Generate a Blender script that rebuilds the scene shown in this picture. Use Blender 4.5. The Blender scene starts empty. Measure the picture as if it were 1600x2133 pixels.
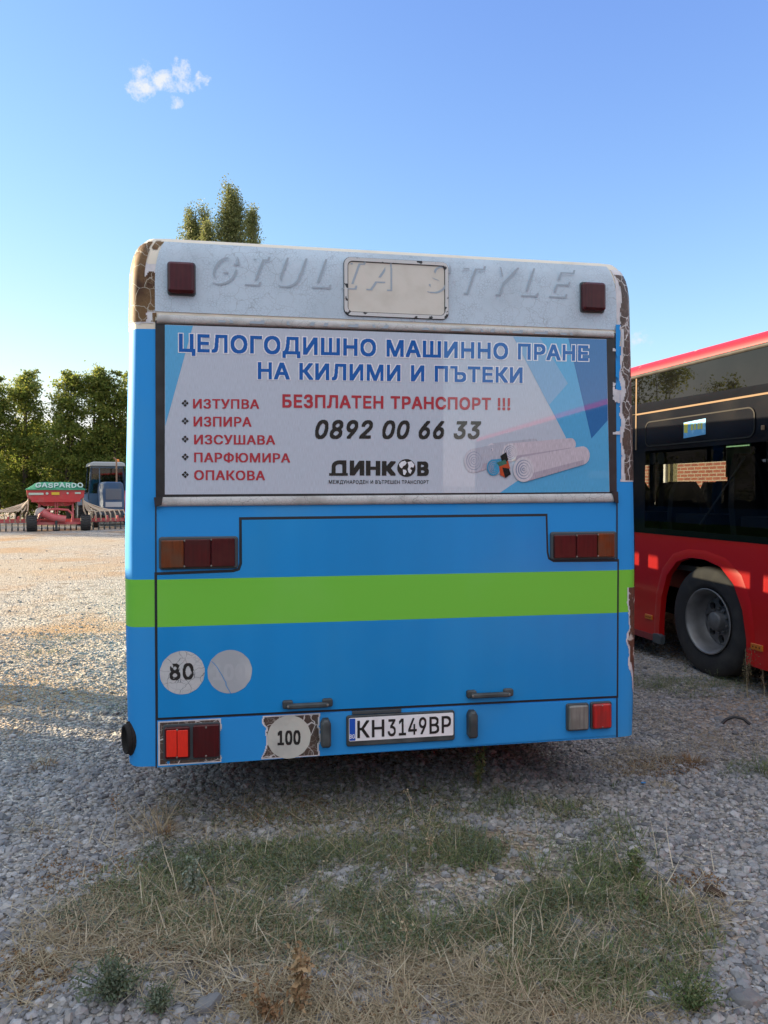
import bpy, math, random
import numpy as np
from mathutils import Vector, Matrix

random.seed(7)
S = bpy.context.scene
C = S.collection
R = math.radians

# ------------------------------------------------------------------ camera
CAM_H = 1.65
FPX = 1540.0                      # focal length in pixels of the 1600 x 2133 photograph
HOR = 1020.0
PITCH = math.atan((1066.5 - HOR) / FPX)
cam = bpy.data.cameras.new('camera')
cam.sensor_fit = 'VERTICAL'
cam.sensor_height = 36.0
cam.lens = FPX / 2133.0 * 36.0
cam.clip_start = 0.05
cam.clip_end = 6000
co = bpy.data.objects.new('camera', cam)
C.objects.link(co)
co.location = (0, 0, CAM_H)
co.rotation_euler = (R(90) - PITCH, 0, 0)
S.camera = co

# ------------------------------------------------------------------ light
SUN_EL = 15.0
SUN_AZ = -73.4                    # compass angle from +Y towards +X
sun_dir = Vector((math.sin(R(SUN_AZ)) * math.cos(R(SUN_EL)), math.cos(R(SUN_AZ)) * math.cos(R(SUN_EL)), math.sin(R(SUN_EL))))
W = bpy.data.worlds.new('World')
S.world = W
W.use_nodes = True
wn, wl = W.node_tree.nodes, W.node_tree.links
sky = wn.new('ShaderNodeTexSky')
sky.sky_type = 'NISHITA'
sky.sun_disc = False
sky.sun_elevation = R(SUN_EL)
sky.sun_rotation = R(SUN_AZ % 360)
sky.altitude = 3000
sky.air_density = 1.0
sky.dust_density = 0.0
sky.ozone_density = 3.0
EXPOSURE = 2.0
SKY_STRENGTH = 0.15
SKY_FILL = 1.62
def wmath(op, a, b):
    m = wn.new('ShaderNodeMath'); m.operation = op
    for i, v in enumerate((a, b)):
        if isinstance(v, (int, float)): m.inputs[i].default_value = v
        else: wl.new(v, m.inputs[i])
    return m.outputs[0]
# a camera-like shoulder on the bright sky, per channel: c / (1 + (c / k)^3)^(1/3)
sep = wn.new('ShaderNodeSeparateColor'); com = wn.new('ShaderNodeCombineColor')
wl.new(sky.outputs[0], sep.inputs[0])
for i, (g_, k_) in enumerate(((1.08, 1.6), (1.01, 1.25), (1.33, 1.15))):
    c_ = wmath('MULTIPLY', sep.outputs[i], .15 * 1.7 * 1.7 * g_)
    d_ = wmath('POWER', wmath('ADD', wmath('POWER', wmath('DIVIDE', c_, k_), 3.0), 1.0), 1 / 3)
    wl.new(wmath('MULTIPLY', wmath('DIVIDE', c_, d_), 1.0 / (SKY_STRENGTH * 2 ** EXPOSURE)), com.inputs[i])
CLOUDS = [(-0.3193, 0.5343, 0.025, 0.0196, 1.1), (-0.2949, 0.5449, 0.0175, 0.0161, 1.1), (-0.3216, 0.555, 0.0216, 0.0143, 0.55), (-0.2693, 0.5562, 0.0159, 0.0232, 0.75), (-0.2605, 0.5374, 0.0234, 0.0107, 0.6), (-0.2906, 0.5349, 0.03, 0.0107, 0.45), (-0.2439, 0.5437, 0.0166, 0.0089, 0.5), (-0.276, 0.5148, 0.0134, 0.0099, 0.5), (0.3387, 0.2025, 0.0334, 0.0125, 0.28), (-0.5036, 0.173, 0.05, 0.0125, 0.3)]
# one small torn cloud and two faint wisps, placed by direction
wt = wn.new('ShaderNodeTexCoord'); wsep = wn.new('ShaderNodeSeparateXYZ'); wl.new(wt.outputs['Generated'], wsep.inputs[0])
ypos = wmath('MAXIMUM', wsep.outputs['Y'], .02)
du, dv = wmath('DIVIDE', wsep.outputs['X'], ypos), wmath('DIVIDE', wsep.outputs['Z'], ypos)
def wnoise(scale, detail, rough=.6):
    t = wn.new('ShaderNodeTexNoise'); t.inputs['Scale'].default_value = scale; t.inputs['Detail'].default_value = detail; t.inputs['Roughness'].default_value = rough
    wl.new(wt.outputs['Generated'], t.inputs['Vector']); return t
warp = wnoise(70, 5); wsp = wn.new('ShaderNodeSeparateColor'); wl.new(warp.outputs['Color'], wsp.inputs[0])
du2 = wmath('ADD', du, wmath('MULTIPLY', wmath('SUBTRACT', wsp.outputs[0], .5), .030)); dv2 = wmath('ADD', dv, wmath('MULTIPLY', wmath('SUBTRACT', wsp.outputs[1], .5), .030))
acc = None
for (u0, v0, ru, rv, st) in CLOUDS:
    e = wmath('SQRT', wmath('ADD', wmath('POWER', wmath('DIVIDE', wmath('SUBTRACT', du2, u0), ru), 2.0), wmath('POWER', wmath('DIVIDE', wmath('SUBTRACT', dv2, v0), rv), 2.0)), 0)
    e = wmath('MULTIPLY', wmath('MAXIMUM', wmath('SUBTRACT', 1.0, e), 0.0), st)
    acc = e if acc is None else wmath('MAXIMUM', acc, e)
fine = wnoise(110, 9, .72)
cl_d = wn.new('ShaderNodeMapRange'); cl_d.inputs[1].default_value = .02; cl_d.inputs[2].default_value = .85; cl_d.inputs[3].default_value = 0; cl_d.inputs[4].default_value = 1
cut = wmath('MULTIPLY', wmath('MINIMUM', wmath('MULTIPLY', acc, 6.0), 1.0), wmath('ADD', acc, wmath('MULTIPLY', wmath('SUBTRACT', fine.outputs[0], .5), 2.3)))
wl.new(cut, cl_d.inputs[0])
cmx = wn.new('ShaderNodeMix'); cmx.data_type = 'RGBA'; wl.new(cl_d.outputs[0], cmx.inputs[0]); wl.new(com.outputs[0], cmx.inputs[6])
wl.new(com.outputs[0], cmx.inputs[6])
cmx.inputs[7].default_value = tuple(v / (SKY_STRENGTH * 2 ** EXPOSURE) for v in (.86, .90, .96)) + (1,)
# added fill light: the sky whitened and brightened overhead and behind the camera
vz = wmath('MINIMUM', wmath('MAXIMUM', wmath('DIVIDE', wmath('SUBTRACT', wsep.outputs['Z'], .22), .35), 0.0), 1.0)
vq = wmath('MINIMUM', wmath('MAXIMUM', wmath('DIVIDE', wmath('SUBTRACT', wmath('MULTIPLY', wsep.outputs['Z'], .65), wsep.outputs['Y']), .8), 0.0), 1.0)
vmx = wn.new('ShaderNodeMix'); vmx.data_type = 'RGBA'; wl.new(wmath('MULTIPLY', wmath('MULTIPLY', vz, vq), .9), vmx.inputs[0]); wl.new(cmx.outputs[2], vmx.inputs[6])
vmx.inputs[7].default_value = tuple(SKY_FILL * v / (SKY_STRENGTH * 2 ** EXPOSURE) for v in (1.0, 1.0, 1.02)) + (1,)
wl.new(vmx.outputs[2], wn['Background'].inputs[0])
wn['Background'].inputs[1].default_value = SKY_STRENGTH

sl = bpy.data.lights.new('sun', 'SUN')
sl.energy = 4.4
sl.angle = R(0.5)
sl.color = (1.0, 0.79, 0.52)
so = bpy.data.objects.new('sun', sl)
C.objects.link(so)
so.rotation_euler = sun_dir.to_track_quat('Z', 'Y').to_euler()

S.view_settings.view_transform = 'Standard'
S.view_settings.look = 'None'
S.view_settings.exposure = EXPOSURE
S.view_settings.gamma = 1
S.render.engine = 'CYCLES'
S.cycles.max_bounces = 8
S.cycles.transparent_max_bounces = 24
S.cycles.use_denoising = True

# ------------------------------------------------------------------ measuring the photograph
_cp, _sp = math.cos(PITCH), math.sin(PITCH)
def ray(px, py):
    a, b, c = (px - 800.0) / FPX, 1.0, -(py - 1066.5) / FPX
    return Vector((a, _cp * b + _sp * c, -_sp * b + _cp * c))
def ground(px, py):
    d = ray(px, py); t = -CAM_H / d.z
    return d.x * t, d.y * t
def atdepth(px, py, Y):
    d = ray(px, py); t = Y / d.y
    return d.x * t, CAM_H + d.z * t

# ------------------------------------------------------------------ numeric noise
def _hash(ix, iy, seed):
    h = (ix.astype(np.int64) * 374761393 + iy.astype(np.int64) * 668265263 + seed * 974711) & 0x7fffffff
    h = ((h ^ (h >> 13)) * 1274126177) & 0x7fffffff
    return ((h ^ (h >> 16)) & 0xffff) / 65535.0
def vnoise(x, y, seed=0):
    x = np.asarray(x, float); y = np.asarray(y, float)
    ix, iy = np.floor(x), np.floor(y)
    fx, fy = x - ix, y - iy
    fx, fy = fx * fx * (3 - 2 * fx), fy * fy * (3 - 2 * fy)
    a, b = _hash(ix, iy, seed), _hash(ix + 1, iy, seed)
    c, d = _hash(ix, iy + 1, seed), _hash(ix + 1, iy + 1, seed)
    return (a * (1 - fx) + b * fx) * (1 - fy) + (c * (1 - fx) + d * fx) * fy
def fbm(x, y, seed=0, o=4):
    s, a, t = 0, 1.0, 0
    for k in range(o):
        s = s + a * vnoise(np.asarray(x) * 2 ** k, np.asarray(y) * 2 ** k, seed + k * 17); t += a; a *= .5
    return s / t

# ------------------------------------------------------------------ materials
def mat(name, col, rough=.5, metal=0.0, spec=.5, var=None, bump=None, coat=0.0, coat_rough=.03, coat_ior=1.5,
        crack=None, weave=None, dirt=None, island=None, translucent=0.0, emit=None):
    """var=(colour2, scale, lo, hi); bump=(scale, strength, distance); crack=(colour, scale, width); island=(colour2, colour3) varies per loose piece"""
    m = bpy.data.materials.new(name)
    m.use_nodes = True
    n, l = m.node_tree.nodes, m.node_tree.links
    p = n['Principled BSDF']
    p.inputs['Base Color'].default_value = (*col, 1)
    p.inputs['Roughness'].default_value = rough
    p.inputs['Metallic'].default_value = metal
    p.inputs['Specular IOR Level'].default_value = spec
    p.inputs['Coat Weight'].default_value = coat
    p.inputs['Coat Roughness'].default_value = coat_rough
    p.inputs['Coat IOR'].default_value = coat_ior
    tc = n.new('ShaderNodeTexCoord')
    src = None
    def mix(a, b, fac, blend='MIX'):
        x = n.new('ShaderNodeMix'); x.data_type = 'RGBA'; x.blend_type = blend
        if isinstance(fac, float): x.inputs[0].default_value = fac
        else: l.new(fac, x.inputs[0])
        for s, i in ((a, 6), (b, 7)):
            if isinstance(s, tuple): x.inputs[i].default_value = (*s, 1)
            else: l.new(s, x.inputs[i])
        return x.outputs[2]
    def ramp(v, lo, hi):
        r = n.new('ShaderNodeMapRange'); r.inputs[1].default_value = lo; r.inputs[2].default_value = hi
        l.new(v, r.inputs[0]); return r.outputs[0]
    def noise(scale, detail=4.0, w=0):
        t = n.new('ShaderNodeTexNoise'); t.inputs['Scale'].default_value = scale; t.inputs['Detail'].default_value = detail
        l.new(tc.outputs['Object'], t.inputs['Vector']); return t.outputs[0]
    cur = col
    if island:
        g = n.new('ShaderNodeNewGeometry')
        r = n.new('ShaderNodeValToRGB'); r.color_ramp.elements[0].color = (*col, 1); r.color_ramp.elements[1].color = (*island[-1], 1)
        for k, cc in enumerate(island[:-1]):
            e = r.color_ramp.elements.new((k + 1) / len(island)); e.color = (*cc, 1)
        l.new(g.outputs['Random Per Island'], r.inputs[0]); cur = r.outputs[0]
    if var:
        cur = mix(cur, var[0], ramp(noise(var[1], 5.0), var[2], var[3]))
    if weave:
        wv = n.new('ShaderNodeTexNoise'); mp = n.new('ShaderNodeMapping'); mp.inputs['Scale'].default_value = (weave[0], 1, weave[0] * .06)
        l.new(tc.outputs['Object'], mp.inputs[0]); l.new(mp.outputs[0], wv.inputs['Vector']); wv.inputs['Scale'].default_value = 1; wv.inputs['Detail'].default_value = 2
        k = n.new('ShaderNodeMapRange'); k.inputs[1].default_value = .3; k.inputs[2].default_value = .7; k.inputs[3].default_value = 1 - weave[1]; k.inputs[4].default_value = 1 + weave[1]
        l.new(wv.outputs[0], k.inputs[0])
        x = n.new('ShaderNodeVectorMath'); x.operation = 'SCALE'
        if isinstance(cur, tuple): x.inputs[0].default_value = cur
        else: l.new(cur, x.inputs[0])
        l.new(k.outputs[0], x.inputs['Scale']); cur = x.outputs[0]
    if dirt:
        cur = mix(cur, dirt[0], ramp(noise(dirt[1], 8.0), dirt[2], dirt[3]))
    bumps = None
    if crack:
        for (cc, sc, wd) in (crack if isinstance(crack, list) else [crack]):
            v = n.new('ShaderNodeTexVoronoi'); v.feature = 'DISTANCE_TO_EDGE'; v.inputs['Scale'].default_value = sc
            ds = n.new('ShaderNodeTexNoise'); ds.inputs['Scale'].default_value = sc * 1.7; l.new(tc.outputs['Object'], ds.inputs['Vector'])
            ad = n.new('ShaderNodeVectorMath'); ad.operation = 'MULTIPLY_ADD'
            l.new(ds.outputs['Color'], ad.inputs[0]); ad.inputs[1].default_value = (.5 / sc,) * 3; l.new(tc.outputs['Object'], ad.inputs[2])
            l.new(ad.outputs[0], v.inputs['Vector'])
            f = n.new('ShaderNodeMapRange'); f.inputs[1].default_value = wd; f.inputs[2].default_value = wd * 1.8; f.inputs[3].default_value = 1; f.inputs[4].default_value = 0
            l.new(v.outputs['Distance'], f.inputs[0])
            a = 1.0 if len(cc) == 3 else cc[3]
            fm = n.new('ShaderNodeMath'); fm.operation = 'MULTIPLY'; l.new(f.outputs[0], fm.inputs[0])
            if a < 1:      # cracks come and go
                l.new(ramp(noise(sc * .25, 3.0), .35, .65), fm.inputs[1])
                g2 = n.new('ShaderNodeMath'); g2.operation = 'MULTIPLY'; l.new(fm.outputs[0], g2.inputs[0]); g2.inputs[1].default_value = a; fm = g2
            else: fm.inputs[1].default_value = 1
            cur = mix(cur, tuple(cc[:3]), fm.outputs[0])
    if not isinstance(cur, tuple): l.new(cur, p.inputs['Base Color'])
    if bump:
        b = n.new('ShaderNodeBump'); b.inputs['Strength'].default_value = bump[1]; b.inputs['Distance'].default_value = bump[2]
        l.new(noise(bump[0], 6.0), b.inputs['Height']); l.new(b.outputs[0], p.inputs['Normal'])
    if translucent:
        out = n['Material Output']; t = n.new('ShaderNodeBsdfTranslucent'); ms = n.new('ShaderNodeMixShader'); ms.inputs[0].default_value = translucent
        if isinstance(cur, tuple): t.inputs[0].default_value = (*cur, 1)
        else: l.new(cur, t.inputs[0])
        l.new(p.outputs[0], ms.inputs[1]); l.new(t.outputs[0], ms.inputs[2]); l.new(ms.outputs[0], out.inputs[0])
    return m
def glass(name, tint, ior=1.5, rough=0.0):
    m = bpy.data.materials.new(name); m.use_nodes = True
    n, l = m.node_tree.nodes, m.node_tree.links
    n.remove(n['Principled BSDF']); out = n['Material Output']
    t = n.new('ShaderNodeBsdfTransparent'); t.inputs[0].default_value = (*tint, 1)
    g = n.new('ShaderNodeBsdfGlossy'); g.inputs['Roughness'].default_value = rough
    lw = n.new('ShaderNodeLayerWeight'); pw = n.new('ShaderNodeMath'); pw.operation = 'POWER'; l.new(lw.outputs['Facing'], pw.inputs[0]); pw.inputs[1].default_value = 5
    f0 = ((ior - 1) / (ior + 1)) ** 2; f = n.new('ShaderNodeMapRange'); f.inputs[3].default_value = f0; f.inputs[4].default_value = 1; l.new(pw.outputs[0], f.inputs[0])
    x = n.new('ShaderNodeMixShader')
    l.new(f.outputs[0], x.inputs[0]); l.new(t.outputs[0], x.inputs[1]); l.new(g.outputs[0], x.inputs[2]); l.new(x.outputs[0], out.inputs[0])
    return m

# ------------------------------------------------------------------ mesh builder
class MB:
    def __init__(s): s.v, s.f, s.m, s.sm = [], [], [], []
    def add(s, vs, fs, mi=0, smooth=False):
        o = len(s.v); s.v += [tuple(v) for v in vs]
        for f in fs: s.f.append(tuple(i + o for i in f)); s.m.append(mi); s.sm.append(smooth)
    def box(s, x0, x1, y0, y1, z0, z1, mi=0):
        v = [(x, y, z) for x in (x0, x1) for y in (y0, y1) for z in (z0, z1)]
        s.add(v, [(0, 1, 3, 2), (4, 6, 7, 5), (0, 4, 5, 1), (2, 3, 7, 6), (0, 2, 6, 4), (1, 5, 7, 3)], mi)
    def prism(s, pts, fn, d0, d1, mi=0, side=True, bevel=0.0):
        """polygon pts (a, b) placed through fn(a, b, d); d1 is the outer face"""
        n = len(pts)
        if bevel > 0:
            cx = sum(p[0] for p in pts) / n; cy = sum(p[1] for p in pts) / n
            inn = []
            for i in range(n):
                p0, p, p2 = Vector(pts[i - 1]), Vector(pts[i]), Vector(pts[(i + 1) % n])
                e1, e2 = (p - p0).normalized(), (p2 - p).normalized()
                nn = Vector((-(e1.y + e2.y), e1.x + e2.x)); nn = nn.normalized() if nn.length > 1e-6 else Vector((0, 0))
                if nn.dot(Vector((cx, cy)) - p) < 0: nn = -nn
                inn.append(tuple(p + nn * bevel))
            sg = 1 if d1 > d0 else -1
            loops = [[fn(a, b, d0) for a, b in pts], [fn(a, b, d1 - sg * bevel) for a, b in pts], [fn(*( (Vector(p)*.35+Vector(q)*.65)), d1 - sg * bevel * .3) for p, q in zip(pts, inn)], [fn(a, b, d1) for a, b in inn]]
        else:
            loops = [[fn(a, b, d0) for a, b in pts], [fn(a, b, d1) for a, b in pts]]
        vs = [v for lp in loops for v in lp]; fs = []
        if side:
            for k in range(len(loops) - 1):
                for i in range(n): j = (i + 1) % n; fs.append((k * n + i, k * n + j, (k + 1) * n + j, (k + 1) * n + i))
        k = (len(loops) - 1) * n
        fs.append(tuple(range(k, k + n)))
        s.add(vs, fs, mi)
    def lathe(s, prof, axis_fn, seg=32, mi=0, smooth=True, closed=False):
        """prof = [(r, d)], axis_fn(r cos, r sin, d)"""
        vs, fs = [], []
        for r, d in prof:
            for i in range(seg): a = 2 * math.pi * i / seg; vs.append(axis_fn(r * math.cos(a), r * math.sin(a), d))
        for k in range(len(prof) - 1):
            for i in range(seg): j = (i + 1) % seg; fs.append((k * seg + i, k * seg + j, (k + 1) * seg + j, (k + 1) * seg + i))
        s.add(vs, fs, mi, smooth)
    def tube(s, pts, r, seg=8, mi=0, r2=None, cap=True):
        pts = [Vector(p) for p in pts]; vs, fs = [], []; n = len(pts)
        up = Vector((0, 0, 1))
        for k, p in enumerate(pts):
            t = (pts[min(k + 1, n - 1)] - pts[max(k - 1, 0)]).normalized()
            a = t.cross(up if abs(t.z) < .95 else Vector((1, 0, 0))).normalized(); b = t.cross(a)
            rr = r if r2 is None else r + (r2 - r) * k / (n - 1)
            for i in range(seg): w = 2 * math.pi * i / seg; vs.append(p + a * (rr * math.cos(w)) + b * (rr * math.sin(w)))
        for k in range(n - 1):
            for i in range(seg): j = (i + 1) % seg; fs.append((k * seg + i, k * seg + j, (k + 1) * seg + j, (k + 1) * seg + i))
        s.add(vs, fs, mi, True)
        if cap: s.add(vs[:seg], [tuple(range(seg))], mi); s.add(vs[-seg:], [tuple(range(seg))], mi)
    def build(s, name, mats, parent=None, loc=None):
        me = bpy.data.meshes.new(name); me.from_pydata(s.v, [], s.f)
        for m in (mats if isinstance(mats, (list, tuple)) else [mats]): me.materials.append(m)
        if s.f:
            me.polygons.foreach_set('material_index', s.m); me.polygons.foreach_set('use_smooth', s.sm)
        me.update()
        o = bpy.data.objects.new(name, me); C.objects.link(o)
        if parent: o.parent = parent
        if loc: o.location = loc
        return o
def np_mesh(name, verts, faces, mats, midx=None, smooth=False, parent=None):
    """verts (N,3), faces (M,k) same-size polygons"""
    me = bpy.data.meshes.new(name); k = faces.shape[1]
    me.vertices.add(len(verts)); me.vertices.foreach_set('co', np.ascontiguousarray(verts, np.float32).ravel())
    me.loops.add(faces.size); me.loops.foreach_set('vertex_index', np.ascontiguousarray(faces, np.int32).ravel())
    me.polygons.add(len(faces)); me.polygons.foreach_set('loop_start', np.arange(0, faces.size, k, dtype=np.int32))
    for m in (mats if isinstance(mats, (list, tuple)) else [mats]): me.materials.append(m)
    if midx is not None: me.polygons.foreach_set('material_index', np.asarray(midx, np.int32))
    me.polygons.foreach_set('use_smooth', np.full(len(faces), smooth, bool))
    me.update(calc_edges=True)
    o = bpy.data.objects.new(name, me); C.objects.link(o)
    if parent: o.parent = parent
    return o
def tag(o, label=None, cat=None, group=None, kind=None):
    if label: o['label'] = label
    if cat: o['category'] = cat
    if group: o['group'] = group
    if kind: o['kind'] = kind
    return o
def empty(name, loc, rz=0.0, **k):
    o = bpy.data.objects.new(name, None); C.objects.link(o); o.location = loc; o.rotation_euler = (0, 0, rz)
    return tag(o, **k)
def rrect(x0, x1, z0, z1, r, n=5):
    p = []
    for cx, cz, a0 in ((x1 - r, z1 - r, 0), (x0 + r, z1 - r, 90), (x0 + r, z0 + r, 180), (x1 - r, z0 + r, 270)):
        for i in range(n + 1): a = R(a0 + 90 * i / n); p.append((cx + r * math.cos(a), cz + r * math.sin(a)))
    return p
def ellipse(cx, cz, rx, rz, n=40):
    return [(cx + rx * math.cos(2 * math.pi * i / n), cz + rz * math.sin(2 * math.pi * i / n)) for i in range(n)]

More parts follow.
